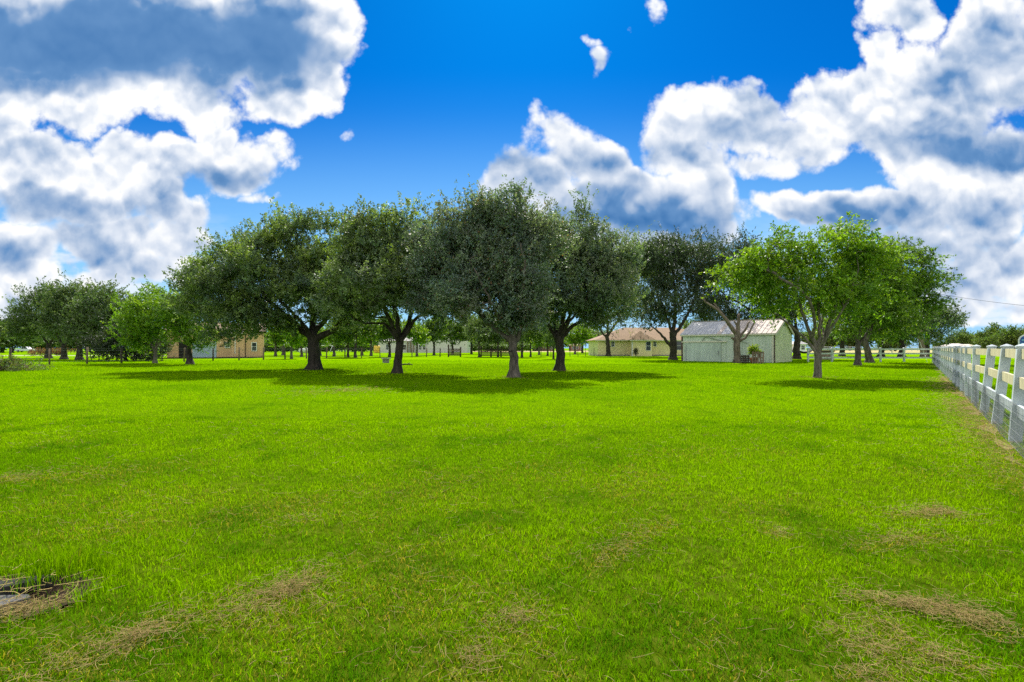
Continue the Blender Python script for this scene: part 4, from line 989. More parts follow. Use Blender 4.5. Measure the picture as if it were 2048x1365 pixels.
MB().box(3.72, 3.78, -.14, -.095, .75, 1.05).box(3.70, 3.80, -.1, -.09, .70, 1.1).build('handle', METAL, door)
MB().box(.45, .50, -.10, -.088, .2, 1.7).box(.45, .62, -.10, -.088, .2, .25).build('hasp', METAL, door)
MB().box(.02, 4.55, -.13, -.03, 1.93, 2.06).build('door_track', CREAM, shed)
MB().bar((2.15, -.10, 2.07), (2.45, -.10, 2.52), .05, .05).bar((2.45, -.10, 2.52), (4.05, -.10, 2.07), .05, .05).build('track_brace', plain('grey green timber', (0.25, 0.28, 0.22), .8, .2), shed)
MB().tube([(5.55, -.05, 1.5), (5.65, -.07, 1.95), (5.9, -.08, 2.02), (6.3, -.07, 1.9), (6.5, -.05, 1.82)], .022, 6).build('hose_bracket', plain('faded green pipe', (.22, .27, .2)), shed)
MB().box(-.03, .0, .3, .9, 1.2, 1.9).build('meter_box', METAL, shed)

# ------------------------------------------------------------------ dead trees
def dead_tree(name, label, base, paths, seed, D=None, bk=BARK_DEAD, flare=1.5):
    D = D or FPX * EYE / (base[1] - HOR)
    rng = np.random.RandomState(seed)
    pp = [path_px(base, D, *p) for p in paths]; pp[0][0][0] = (pp[0][0][0][0], pp[0][0][0][1], -.05)
    A, par, r, nf = skeleton(rng, pp, np.zeros((0, 3)), .3) if False else (None,) * 4
    mbt = MB(); twig = MB()
    for k, (pts, r0, r1) in enumerate(pp):
        m = len(pts); fine = []; rr_ = []
        for i in range(m - 1):
            a, b = np.array(pts[i]), np.array(pts[i + 1])
            for t in (0, .5):
                fine.append(a + (b - a) * t + (rng.randn(3) * .03 if (i or t) else 0)); rr_.append(r0 + (r1 - r0) * (i + t) / (m - 1))
        fine.append(np.array(pts[-1])); rr_.append(r1)
        if k == 0: rr_[0] *= flare
        (mbt if k == 0 else twig).tube(fine, rr_, 9 if k == 0 else 7)
    root = thing(name, label, 'dead tree', ((base[0] - 1024) / FPX * D, D, 0))
    mbt.build('trunk', bk, root); twig.build('branches', bk, root)
    return root
dead_tree('dead_tree', 'bare dead tree with sawn broken limbs in front of the shed', (1474, 726.8),
    [([(1474, 727), (1474, 710), (1474, 690), (1474, 670), (1473, 663)], .30, .27), ([(1473, 668), (1463, 655), (1450, 638), (1438, 622), (1425, 612), (1410, 604), (1400, 596)], .21, .05), ([(1412, 605), (1407, 595), (1407, 586)], .05, .02), ([(1440, 625), (1434, 612), (1427, 607)], .08, .03),
     ([(1452, 640), (1436, 616), (1428, 608)], .07, .03), ([(1474, 668), (1476, 650), (1478, 640), (1479, 628)], .20, .10), ([(1476, 656), (1471, 648), (1468, 641)], .12, .06), ([(1476, 680), (1484, 668), (1494, 655), (1500, 643)], .14, .07), ([(1476, 686), (1490, 676), (1500, 664), (1506, 650), (1509, 642)], .13, .05), ([(1472, 685), (1465, 678), (1462, 676)], .13, .09)], 61, D=46.3)
dead_tree('dead_tree', 'leaning dead trunk with broken branch stubs at the fence corner', (1848, 717),
    [([(1848, 717.5), (1846, 702), (1843, 685), (1839, 665), (1836, 650)], .42, .26), ([(1838, 658), (1846, 652), (1858, 652)], .10, .04), ([(1838, 656), (1846, 646), (1855, 643)], .09, .03), ([(1837, 654), (1833, 640), (1830, 628)], .12, .03), ([(1840, 668), (1850, 666), (1862, 668)], .07, .03), ([(1838, 656), (1842, 640), (1840, 632)], .08, .03), ([(1844, 690), (1838, 668), (1832, 655)], .09, .05), ([(1842, 664), (1852, 660), (1850, 668)], .05, .02)], 62)

# ------------------------------------------------------------------ clutter in front of the shed
pk = gp(1507, 727)
pot = thing('potted_plant', 'leafy yellow green plant in a rusty pot against the shed wall', 'plant', (*pk, 0))
MB().tube([(0, 0, 0), (0, 0, .45), (0, 0, .5)], [.24, .33, .34], 14).build('pot', TERRA, pot)
rng = np.random.RandomState(71)
cen = np.array([(rng.randn() * .24, rng.randn() * .2, .75 + rng.rand() * .65) for _ in range(26)])
obj('foliage', leaves_mesh('foliage', rng, cen, LIGHT_LEAF, [(0.20, 0.30, 0.02), (0.15, 0.26, 0.02), (0.26, 0.32, 0.05)], np.array([0, 0, .5]), twigs=5, per=7, tw_len=.3, leaf=(.17, .075), spread=.08, up=.5), pot)
st_ = MB()
for k in range(9): st_.tube([(0, 0, .45), tuple(cen[k] * .6 + np.array([0, 0, .2])), tuple(cen[k])], .009, 5)
st_.build('stems', WOOD, pot)
def crate(label, p, rz, w, d, h, mat, slats=4):
    c = thing('wooden_crate', label, 'crate', (*p, 0), rz); m_ = MB(); s = h / slats
    for k in range(slats):
        z0, z1 = k * s + .02, (k + 1) * s - .02
        m_.box(-w / 2, w / 2, -d / 2 - .02, -d / 2, z0, z1).box(-w / 2, w / 2, d / 2, d / 2 + .02, z0, z1).box(-w / 2 - .02, -w / 2, -d / 2, d / 2, z0, z1).box(w / 2, w / 2 + .02, -d / 2, d / 2, z0, z1)
    m_.build('slats', mat, c)
    for a in (-1, 1):
        for b in (-1, 1): MB().box(a * (w / 2 - .03) - .025, a * (w / 2 - .03) + .025, b * (d / 2 - .03) - .025, b * (d / 2 - .03) + .025, 0, h + .02).build('corner_post', mat, c)
    MB().box(-w / 2, w / 2, -d / 2, d / 2, .03, .05).build('bottom', mat, c)
crate('dark brown slatted crate between the dead trunk and the potted plant', gp(1489, 726.8), .3, .62, .5, .72, DKWOOD)
pl = thing('wooden_pallet', 'grey wooden pallet leaning on end beside the potted plant', 'pallet', (*gp(1516, 727.4), 0), R(-30))
pm = MB()
for k in range(5): pm.bar((-.42 + k * .21, -.12, .0), (-.42 + k * .21, .14, 1.05), .13, .02)
pm.build('boards', WOOD, pl)
pm = MB()
for z_ in (.12, .52, .95): pm.bar((-.48, -.12 + .26 * z_ / 1.05 + .055, z_), (.48, -.12 + .26 * z_ / 1.05 + .055, z_), .08, .08)
pm.build('bearers', WOOD, pl)
br_ = thing('wooden_plank', 'thin grey plank propped against the shed next to the pallet', 'plank', (*gp(1523, 727.5), 0), R(-20))
MB().bar((0, 0, 0), (-.25, .5, 1.35), .11, .03).bar((.0, -.02, .25), (.1, .0, .3), .05, .05).build('board', WOOD, br_)

# ------------------------------------------------------------------ right-hand white fence
fence = thing('white_fence', 'long white three rail fence with wire netting on the right', 'fence', (FENCE_A[0], FENCE_A[1], 0), math.atan2(FD[1], FD[0]))
PITCH = 2.25
nposts = int(round(FLEN / PITCH)); PITCH = FLEN / nposts
lean = {-1: -.05, 0: -.085, 1: -.135, 2: -.125, 3: -.03, 4: .0, 5: -.015, 6: .01, 7: -.02}
tops = {}
frs = random.Random(8)
for k in range(-3, nposts + 1):
    x = k * PITCH; ln = lean.get(k, frs.uniform(-.02, .02)); hgt = 1.385 + frs.uniform(-.015, .015)
    tops[k] = ln; r = .068; m_ = MB(); vs = []
    for (z, s) in ((-.1, 1), (hgt, 1)):
        dx = ln * z / 1.385
        vs += [(x - r, dx - r, z), (x + r, dx - r, z), (x + r, dx + r, z), (x - r, dx + r, z)]
    m_.add(vs, [(3, 2, 1, 0), (4, 5, 6, 7), (0, 1, 5, 4), (1, 2, 6, 5), (2, 3, 7, 6), (3, 0, 4, 7)])
    dx = ln
    m_.add([(x - .08, dx - .08, hgt + .001), (x + .08, dx - .08, hgt + .001), (x + .08, dx + .08, hgt + .001), (x - .08, dx + .08, hgt + .001),
            (x - .08, dx - .08, hgt + .025), (x + .08, dx - .08, hgt + .025), (x + .08, dx + .08, hgt + .025), (x - .08, dx + .08, hgt + .025), (x, dx, hgt + .062)],
           [(3, 2, 1, 0), (0, 1, 5, 4), (1, 2, 6, 5), (2, 3, 7, 6), (3, 0, 4, 7), (4, 5, 8), (5, 6, 8), (6, 7, 8), (7, 4, 8)])
    m_.build('post', VINYL, fence)
for k in range(-3, nposts):
    for j, (z, h) in enumerate(((1.285, .145), (.875, .155), (.47, .165))):
        a = k * PITCH + .069; b = (k + 1) * PITCH - .069; ya, yb = tops[k] * z / 1.385, tops[k + 1] * z / 1.385; ym = (ya + yb) / 2
        m_ = MB(); sag = .012 * frs.random(); mid = (a + b) / 2; t = .022
        for (p, q_, zp, zq, yp, yq) in ((a, mid, z, z - sag, ya, ym), (mid, b, z - sag, z, ym, yb)):
            m_.bar((p, yp, zp), (q_, yq, zq), 2 * t, h)
        rl = m_.build('rail', YVINYL if j < 2 else VINYL, fence)
        if j < 2: rl['label'] = 'yellowed cream fence rail'
m_ = MB(); L_ = FLEN
xx = -3 * PITCH
while xx < L_ - .1:
    off = .085 + .01 * math.sin(xx * 3)
    wt = .0042 if xx < 6.5 else .0024
    m_.bar((xx, off, .02), (xx + .01 * math.sin(xx * 9), off, .62), wt, wt); xx += .10 if xx < 9 else .2
for z_ in (.03, .13, .25, .38, .5, .62): m_.bar((-3 * PITCH, .088, z_), (L_, .088, z_), .0028, .0028)
m_.build('wire_netting', WIRE, fence)

back = thing('white_fence', 'short white three rail fence running left from the far corner', 'fence', (FENCE_B[0], FENCE_B[1], 0), math.pi)
bp = [0.35] + [FENCE_B[0] - (px - 1024) / FPX * FENCE_B[1] for px in (1808, 1761, 1712, 1664, 1616)]
for x in bp[1:]:
    MB().box(x - .07, x + .07, -.07, .07, -.1, 1.36).add([(x - .085, -.085, 1.361), (x + .085, -.085, 1.361), (x + .085, .085, 1.361), (x - .085, .085, 1.361), (x, 0, 1.43)], [(3, 2, 1, 0), (0, 1, 4), (1, 2, 4), (2, 3, 4), (3, 0, 4)]).build('post', VINYL, back)
for a, b in zip([0.07] + [x + .071 for x in bp[1:-1]], [x - .071 for x in bp[1:]]):
    for z in (1.25, .83, .42): MB().box(a, b, -.022, .022, z - .075, z + .075).build('rail', VINYL, back)
MB().box((bp[1] + bp[2]) / 2 - .04, (bp[1] + bp[2]) / 2 + .04, -.05, -.024, .75, 1.4).build('picket', VINYL, back)
bd = thing('white_board', 'white board leaning against the corner of the white fence', 'board', (*gp(1853, 725), 0), 0)
MB().bar((0, -.1, 0), (-.46, .25, 2.0), .14, .03).bar((-.13, -.0, .55), (-.05, .02, .62), .03, .03).build('board', WHITE, bd)

# far pipe fences
def far_fence(label, px0, px1, by, top, n, mat, rails=3, name='rail_fence'):
    D = FPX * EYE / (by - HOR); x0, x1 = (px0 - 1024) / FPX * D, (px1 - 1024) / FPX * D
    t = thing(name, label, 'fence', (x0, D, 0)); H = EYE + (HOR - top) / FPX * D
    for k in range(n + 1):
        x = (x1 - x0) * k / n; MB().box(x - .06, x + .06, -.06, .06, -.05, H).box(x - .08, x + .08, -.08, .08, H + .001, H + .05).build('post', mat, t)
    m_ = MB()
    for j in range(rails):
        z = H * (j + 1) / (rails + .15); m_.box(-.05, x1 - x0 + .05, -.10, -.062, z - .07, z + .07)
    m_.build('rails', mat, t)
far_fence('far white rail fence beyond the trees right of the shed', 1600, 1800, 702.5, 693.5, 20, VINYL)
far_fence('far white rail fence beyond the field on the right', 1800, 2110, 703.5, 693.0, 26, VINYL)
far_fence('far white rail fence under the oaks', 560, 700, 704, 697, 16, VINYL)

# ------------------------------------------------------------------ wire fence with timber posts across the back
wf = thing('wire_fence', 'wire fence on weathered timber posts across the back of the lawn', 'fence', (0, 0, 0))
fp = [(20, 731.5), (99, 730), (174, 728), (243, 727), (310, 725.8), (368, 724.2), (426, 722.8), (478, 721.2), (527, 720.2), (570, 719.2), (613, 718), (653, 717.5), (690, 716.8), (723, 716.5), (760, 715.6), (792, 715.2), (824, 714.9), (853, 714.5), (880, 714.2)]
fp2 = [(1060, 714.2), (1082, 714.2), (1102, 714), (1140, 713.6), (1156, 713.2), (1171, 713), (1188, 712.6)]
for run in (fp, fp2):
    P_ = [gp(*p) for p in run]
    for i, (x, y) in enumerate(P_):
        h = 1.38 + frs.uniform(-.06, .08); a, b = frs.uniform(-.05, .05), frs.uniform(-.03, .03)
        r = (.075 if run is fp else .04) * frs.uniform(.8, 1.2)
        po = MB().tube([(x, y, -.05), (x + a * .5, y + b * .5, h * .5), (x + a, y + b, h)], [r * 1.05, r, r * .92], 9).build('post', WOOD if run is fp and i % 3 else DKWOOD, wf)
    m_ = MB()
    for z in (.25, .55, .85, 1.15, 1.3):
        for (x0, y0), (x1, y1) in zip(P_[:-1], P_[1:]):
            m_.bar((x0, y0 - .09, z), (x1, y1 - .09, z), .012, .012)
    m_.build('wire', WIRE, wf)
# corral panels
def corral(label, px0, px1, by, npost, top):
    D = FPX * EYE / (by - HOR); x0, x1 = (px0 - 1024) / FPX * D, (px1 - 1024) / FPX * D; W = x1 - x0; H = EYE + (HOR - top) / FPX * D
    t = thing('corral_panel', label, 'gate', (x0, D, 0))
    for k in range(npost):
        x = W * k / (npost - 1); hh = H + frs.uniform(-.1, .1) + (.35 if k in (0,) else 0)
        MB().tube([(x, 0, -.05), (x + .02, 0, hh)], [.13, .11], 9).build('post', DKWOOD, t)
    for j in range(5):
        z = .28 + j * (H - .42) / 4.6; MB().bar((-.1, -.15, z + frs.uniform(-.03, .03)), (W + .1, -.15, z + frs.uniform(-.03, .03)), .045, .16).build('board', WOOD if j % 2 else DKWOOD, t)
corral('short dark timber corral panel of horizontal boards with a taller left post', 897, 921, 714.2, 2, 695)
corral('longer dark timber corral panel behind the nearest oak', 962, 1022, 714.3, 4, 696)

# ------------------------------------------------------------------ windows
def window(parent, x0, x1, z0, z1, y, bars=(1, 1), fr=.07):
    w = MB().box(x0 - fr, x0, y - .05, y, z0 - fr, z1 + fr).box(x1, x1 + fr, y - .05, y, z0 - fr, z1 + fr).box(x0, x1, y - .05, y, z1, z1 + fr).box(x0, x1, y - .05, y, z0 - fr, z0)
    for k in range(1, bars[0] + 1): xx_ = x0 + (x1 - x0) * k / (bars[0] + 1); w.box(xx_ - .018, xx_ + .018, y - .04, y - .012, z0, z1)
    for k in range(1, bars[1] + 1): zz = z0 + (z1 - z0) * k / (bars[1] + 1); w.box(x0, x1, y - .045, y - .013, zz - .022, zz + .022)
    wo_ = w.build('window', WHITE, parent)
    MB().box(x0, x1, y - .012, y - .002, z0, z1).build('pane', GLASS, wo_)
    return wo_
# ------------------------------------------------------------------ yellow house
HY = 88.0; s_ = HY / FPX
hx0 = (1196 - 1024) * s_; house = thing('yellow_house', 'pale yellow bungalow with a brown hip roof behind the oaks', 'house', (hx0, HY, 0))
X_ = lambda px: (px - 1196) * s_
Z_ = lambda py: (HOR - py) * s_ + EYE
EV = 2.75
MB().box(0, X_(1440), 0, 11, 0, EV).box(X_(1260), X_(1299), -1.6, -.001, 0, EV).build('wall', HOUSE_Y, house)
def hip(mb, x0, x1, y0, y1, z0, rise, o=.55):
    x0 -= o; x1 += o; y0 -= o; y1 += o; d = (y1 - y0) / 2
    if x1 - x0 > 2 * d: rg = [(x0 + d, (y0 + y1) / 2), (x1 - d, (y0 + y1) / 2)]
    else: e = (x1 - x0) / 2; rg = [((x0 + x1) / 2, y0 + e), ((x0 + x1) / 2, y1 - e)]
    vs = [(x0, y0, z0), (x1, y0, z0), (x1, y1, z0), (x0, y1, z0), (*rg[0], z0 + rise), (*rg[1], z0 + rise)]
    if x1 - x0 > 2 * d: fs = [(0, 1, 5, 4), (1, 2, 5), (2, 3, 4, 5), (3, 0, 4), (3, 2, 1, 0)]
    else: fs = [(0, 1, 4), (1, 2, 5, 4), (2, 3, 5), (3, 0, 4, 5), (3, 2, 1, 0)]
    mb.add(vs, fs)
m_ = MB(); hip(m_, 0, X_(1440), 0, 11, EV, 2.35); rf = m_.build('roof', SHINGLE, house)
m_ = MB(); hip(m_, X_(1260), X_(1299), -1.6, 7, EV + .013, 1.55, .5); m_.build('wing_roof', SHINGLE, house)
MB().box(-.58, X_(1440) + .58, -.585, -.555, EV - .17, EV - .01).box(X_(1260) - .52, X_(1299) + .52, -2.13, -2.103, EV - .16, EV + .002).build('fascia', CREAM, house)
MB().box(X_(1259), X_(1261), -1.66, -1.602, 0, EV).build('downpipe', WHITE, house)
window(house, X_(1223), X_(1228.5), Z_(693.5), Z_(683.5), 0); window(house, X_(1287.5), X_(1296), Z_(701), Z_(684), -1.6, (0, 1)); window(house, X_(1307), X_(1312.5), Z_(693), Z_(684), 0); window(house, X_(1353), X_(1363), Z_(700), Z_(683), 0, (0, 1))
MB().box(-.02, X_(1440), -.05, -.001, 0, .22).build('plinth', plain('grey plinth', (.35, .32, .26)), house)
to = thing('topiary_plant', 'small dark oval shrub on a stem by the yellow house wall', 'plant', (*gp(1271.5, 713.2), 0))
MB().tube([(0, 0, 0), (0, 0, .35)], .05, 7).build('stem', DKWOOD, to)
rng = np.random.RandomState(72); cen = np.array([(math.cos(k * 2.4) * .28 * math.sin(k), math.sin(k * 2.4) * .26 * math.sin(k), .35 + .85 * k / 24) for k in range(24)])
obj('foliage', leaves_mesh('foliage', rng, cen, OAK_LEAF, [(0.05, 0.05, 0.03), (0.03, 0.04, 0.02)], np.array([0, 0, .4]), twigs=5, per=8, tw_len=.18, leaf=(.12, .07), spread=.1), to)

# ------------------------------------------------------------------ tan building on the left
TB = R(25.8); tb = thing('tan_building', 'tan board and batten building with a blue grey garage door', 'building', (-34.9 - 11.4 * math.cos(TB), 72 - 11.4 * math.sin(TB), 0), TB)
WX = lambda px: 11.4 * (px - 335) / (528 - 335)
m_ = MB(); m_.box(0, 11.4, 0, 7, .15, 3.7)
for k in range(39):
    x = .15 + k * .29
    if not (WX(380) < x < WX(432) or WX(355) < x < WX(362)): m_.box(x - .02, x + .02, -.02, -.0005, .15, 3.7)
m_.build('wall', TANWALL, tb)
MB().prism([(-.6, 3.71), (7.6, 3.71), (3.5, 5.0)], 'x', -.5, 11.7).build('roof', plain('brown metal roof', (.22, .12, .07), .6, .4), tb)
MB().box(-.02, 11.42, -.04, 0, -.05, .149).build('sill_beam', DKWOOD, tb)
m_ = MB()
for k in range(5): m_.box(WX(383), WX(430), -.06, -.022, .1 + k * .43, .1 + (k + 1) * .43 - .01)
gd = m_.build('garage_door', GARAGE, tb); MB().box(WX(413), WX(413) + .12, -.10, -.061, 1.0, 1.06).build('handle', METAL, gd)
dw = MB().box(WX(357), WX(374), -.05, -.022, .15, 2.2).build('open_doorway', plain('dark doorway', (.015, .012, .01)), tb)
window(tb, WX(448), WX(456), 1.45, 2.15, -.021); window(tb, WX(503), WX(512), 1.0, 2.1, -.021, (0, 1))
MB().box(WX(467), WX(468.5), -.07, -.022, .6, 3.2).build('downpipe', WHITE, tb)
MB().box(WX(488), WX(490), -.06, -.022, .15, 3.4).build('batten_board', BROWN_TRIM, tb)
ac_p = gp(504, 715.5)
ac = thing('air_conditioner', 'white box air conditioner unit at the foot of the tan wall', 'air conditioner', (*ac_p, 0), TB)
MB().box(-.45, .45, -.2, .2, .08, .72).build('case', WHITE, ac)
m_ = MB()
for k in range(4): m_.tube([(.1 + math.cos(a) * (.08 + .055 * k), -.215, .4 + math.sin(a) * (.08 + .055 * k)) for a in np.linspace(0, 6.2, 18)], .008, 4)
m_.build('fan_grille', RUBBER, ac); MB().tube([(.1, -.203, .4), (.1, -.208, .4)], .27, 18).build('fan_opening', plain('dark fan', (.03, .03, .03)), ac)
MB().box(-.4, -.3, -.2, .2, 0, .08).box(.3, .4, -.2, .2, 0, .08).build('feet', RUBBER, ac)
# garden chairs against the tan wall, a handcart
def chair(label, px, rz):
    c = thing('garden_chair', label, 'chair', (*gp(px, 716), 0), rz)
    MB().box(-.26, .26, -.26, .26, .42, .46).build('seat', DKWOOD, c)
    m_ = MB()
    for k in range(5): m_.bar((-.22 + .11 * k, .26, .46), (-.22 + .11 * k, .38, 1.0), .07, .02)
    m_.bar((-.28, .37, .96), (.28, .37, .96), .03, .07).build('backrest', DKWOOD, c)
    for a in (-1, 1):
        for b in (-1, 1): MB().bar((a * .24, b * .24, 0), (a * .23, b * .23, .42), .05, .05).build('leg', DKWOOD, c)
        MB().bar((a * .28, -.26, .64), (a * .28, .30, .66), .06, .03).bar((a * .28, -.24, .42), (a * .28, -.24, .63), .04, .04).build('armrest', DKWOOD, c)
chair('dark garden chair at the tan wall, nearer the garage door', 441, .6); chair('dark garden chair at the tan wall under the white downpipe', 466, .2)
crate('low dark box at the tan wall beside the air conditioner', gp(484, 715.8), TB, 1.3, .5, .5, DKWOOD, 3)

# ------------------------------------------------------------------ white brick building behind
WB = 150.0; wb_s = WB / FPX
wb = thing('brick_building', 'white brick building half hidden behind the oaks', 'building', ((755 - 1024) * wb_s, WB, 0))
wx = lambda px: (px - 755) * wb_s
MB().box(0, wx(856), 0, 10, 0, 3.4).box(wx(856), wx(935), -1.0, 10, 0, 4.4).build('wall', BRICK, wb)
m_ = MB(); hip(m_, 0, wx(855), 0, 10, 3.42, 2.2, .5); hip(m_, wx(856), wx(935), -1, 10, 4.42, 3.6, .5); m_.build('roof', plain('grey roof', (.40, .38, .35), .9, .2, scale=1.5), wb)
for (a, b) in ((772, 782), (800, 812), (838, 843), (846, 851)): window(wb, wx(a), wx(b), .9, 2.3, 0)
for k in range(3): MB().box(wx(815 + 6 * k), wx(817 + 6 * k), -.7, -.4, 0, 3.35).build('porch_post', WOOD, wb)

# brown roofed houses far off
def far_house(label, px0, px1, D, eave, top, wall, roof, nw):
    s = D / FPX; t = thing('far_house', label, 'house', ((px0 - 1024) * s, D, 0)); W = (px1 - px0) * s
    e = EYE + (HOR - eave) * s; r = EYE + (HOR - top) * s
    MB().box(0, W, 0, 9, 0, e).build('wall', wall, t); m_ = MB(); hip(m_, 0, W, 0, 9, e + .01, r - e, .6); m_.build('roof', roof, t)
    for k in range(nw): x = W * (k + .5) / nw; window(t, x - .5, x + .5, .9, min(2.1, e - .3), 0)
RB = plain('red brown brick', (.25, .13, .09), .9, .2)
far_house('far brown brick house seen under the oaks, nearer the corral', 1066, 1108, 236, 691.5, 686, RB, SHINGLE, 4)
far_house('far house with a tan roof left of the yellow house', 1142, 1167, 238, 691, 683.5, RB, plain('tan shingles', (.42, .29, .17)), 3)
far_house('pale far cottage behind the shed corner', 1600, 1612, 150, 689, 683, WHITE, plain('grey shingles', (.4, .38, .36)), 1)
far_house('tiny far house with a brown wall on the right horizon', 1917, 1934, 236, 692, 687.5, plain('pinkish wall', (.52, .38, .30)), plain('pale roof', (.6, .55, .5)), 2)
far_house('low far shed with a pale roof on the right horizon', 1938, 1950, 237, 692.5, 688.8, plain('dull green wall', (.2, .24, .18)), plain('tan roof sheet', (.6, .54, .4)), 1)

# ------------------------------------------------------------------ tank, stump, barrel, well house, hammock
tk = thing('propane_tank', 'white rounded propane tank left of the thick forked oak trunk', 'tank', (*gp(612, 711.5), 0), R(-8))
m_ = MB(); n_ = 10; prof = []
for i in range(n_ + 1):
    a = math.pi / 2 * i / n_; prof.append((-1.0 - .42 * math.cos(a), .45 * math.sin(a)))
prof += [(-p[0], p[1]) for p in prof[::-1]]
m_.tube([(x, 0, .85) for x, r in prof], [max(r, .01) for x, r in prof], 16).build('shell', WHITE, tk)
MB().cyl(0, 0, 1.28, 1.45, .18, 12).build('valve_cover', WHITE, tk)
for a in (-.8, .8): MB().prism([(-.3, 0), (.3, 0), (.22, .55), (-.22, .55)], 'x', a - .08, a + .08).build('foot', plain('grey blocks', (.3, .3, .3)), tk)
sw = thing('swing_frame', 'white metal a-frame right of the thick forked oak trunk', 'frame', (*gp(646, 709.5), 0))
for a in (-1, 1):
    MB().tube([(a * 2.0 - .7, -.2, 0), (a * 2.0, 0, 1.9)], .05, 7).tube([(a * 2.0 + .7, .2, 0), (a * 2.0, 0, 1.9)], .05, 7).build('leg_pair', WHITE, sw)
MB().tube([(-2.1, 0, 1.9), (2.1, 0, 1.9)], .05, 7).build('top_bar', WHITE, sw)
ba = thing('yellow_barrel', 'yellow orange barrel beside the white brick building', 'barrel', (*gp(754, 706.5), 0))
MB().tube([(0, 0, 0), (0, 0, .15), (0, 0, 1.0), (0, 0, 1.8), (0, 0, 2.0)], [.75, .85, .9, .85, .75], 16).build('body', YELLOW, ba)
MB().tube([(0, 0, .65), (0, 0, .72)], .93, 16).tube([(0, 0, 1.35), (0, 0, 1.42)], .93, 16).build('hoops', plain('dark hoop', (.3, .18, .03)), ba)
sb = thing('stone_bench', 'small grey stone bench on the lawn left of the slim leaning trunk', 'bench', (*gp(772, 726.5), 0), .2)
MB().prism([(-.42, -.2), (.38, -.22), (.44, .18), (-.38, .22)], 'z', .36, .46).build('seat', plain('grey stone', (.30, .29, .25), .9, .2, var=.3, bump=.01), sb)
for a in (-.151, .151): MB().prism([(-.15, -.13), (.15, -.14), (.12, .14), (-.13, .12)], 'z', 0, .359).build('leg', plain('grey stone leg', (.24, .23, .2), .9, .2, var=.3), sb).location = (a, 0, 0)
lg = thing('fallen_branch', 'short dark fallen branch on the lawn right of the slim leaning trunk', 'branch', (*gp(813, 731), 0), .3)
MB().tube([(-.4, 0, .06), (-.1, .03, .09), (.2, -.02, .08), (.48, .05, .05)], [.05, .06, .05, .03], 7).tube([(.1, 0, .08), (.2, .15, .16), (.34, .22, .2)], [.03, .025, .012], 6).build('limb', DKWOOD, lg)
ph = thing('well_house', 'low brown pump house with a dark lid behind the airy tree', 'pump house', (*gp(1648, 719.5), 0), -.2)
MB().box(-.85, .85, -.6, .6, 0, .95).build('wall', plain('brown grey boards', (.22, .17, .12), .9, .2, scale=3, stretch=(1, 1, .2)), ph)
MB().box(-.95, .95, -.7, .7, .951, 1.08).build('lid', DKWOOD, ph); MB().box(.6, .852, -.63, -.601, 0, .95).build('corner_board', CREAM, ph)
hm = thing('hammock', 'dark sagging hammock slung on a stand right of the shed', 'hammock', (*gp(1609, 715), 0), .1)
vs, fs = [], []
for i in range(15):
    t = i / 14.; x = -1.75 + 3.5 * t; z = .55 + 1.2 * (2 * t - 1) ** 2 * .75; wdt = .08 + .5 * math.sin(math.pi * t)
    for j in range(5): vs.append((x, (j / 4. - .5) * 2 * wdt, z + .25 * (j / 2. - 1) ** 2 * math.sin(math.pi * t)))
for i in range(14):
    for j in range(4): fs.append((i * 5 + j, (i + 1) * 5 + j, (i + 1) * 5 + j + 1, i * 5 + j + 1))
hb = MB().add(vs, fs, 0, True).build('bed', plain('dark cloth', (.035, .03, .03), .9, .1), hm)
so = hb.modifiers.new('thickness', 'SOLIDIFY'); so.thickness = .02
MB().tube([(-1.75, 0, 1.45), (-1.95, 0, .9), (-1.3, 0, .07), (1.3, 0, .07), (1.95, 0, .9), (1.75, 0, 1.45)], .035, 7).bar((-1.2, -.6, .04), (-1.2, .6, .04), .06, .06).bar((1.2, -.6, .04), (1.2, .6, .04), .06, .06).build('stand', DKWOOD, hm)

# ------------------------------------------------------------------ utility pole and line
up = at(1857, 588, 78.0)
ut = thing('utility_pole', 'thin dark utility pole standing up behind the trees', 'pole', (up[0], 78.0, 0))
MB().tube([(0, 0, -.1), (0, 0, 5), (.05, 0, up[2] + .3)], [.16, .13, .10], 10).build('pole', DKWOOD, ut)
MB().bar((-.7, -.14, up[2] - .1), (.7, -.14, up[2] - .1), .09, .11).build('crossarm', DKWOOD, ut)
for a in (-.6, .6): MB().tube([(a, -.14, up[2] - .045), (a, -.14, up[2] + .12)], [.05, .035], 8).build('insulator', GARAGE, ut)
e0 = np.array([up[0] + .6, 77.86, up[2] + .12]); e1 = np.array([at(2190, 622, 70)[0], 70, at(2190, 622, 70)[2]])
wl = MB().tube([tuple(e0 + (e1 - e0) * t - np.array([0, 0, 1.1 * 4 * t * (1 - t) * .35])) for t in np.linspace(0, 1, 24)], .022, 5).build('power_line', plain('black cable', (.03, .03, .035), .6, .3))
tag(wl, 'single dark power cable sagging across the sky to the right', 'cable')

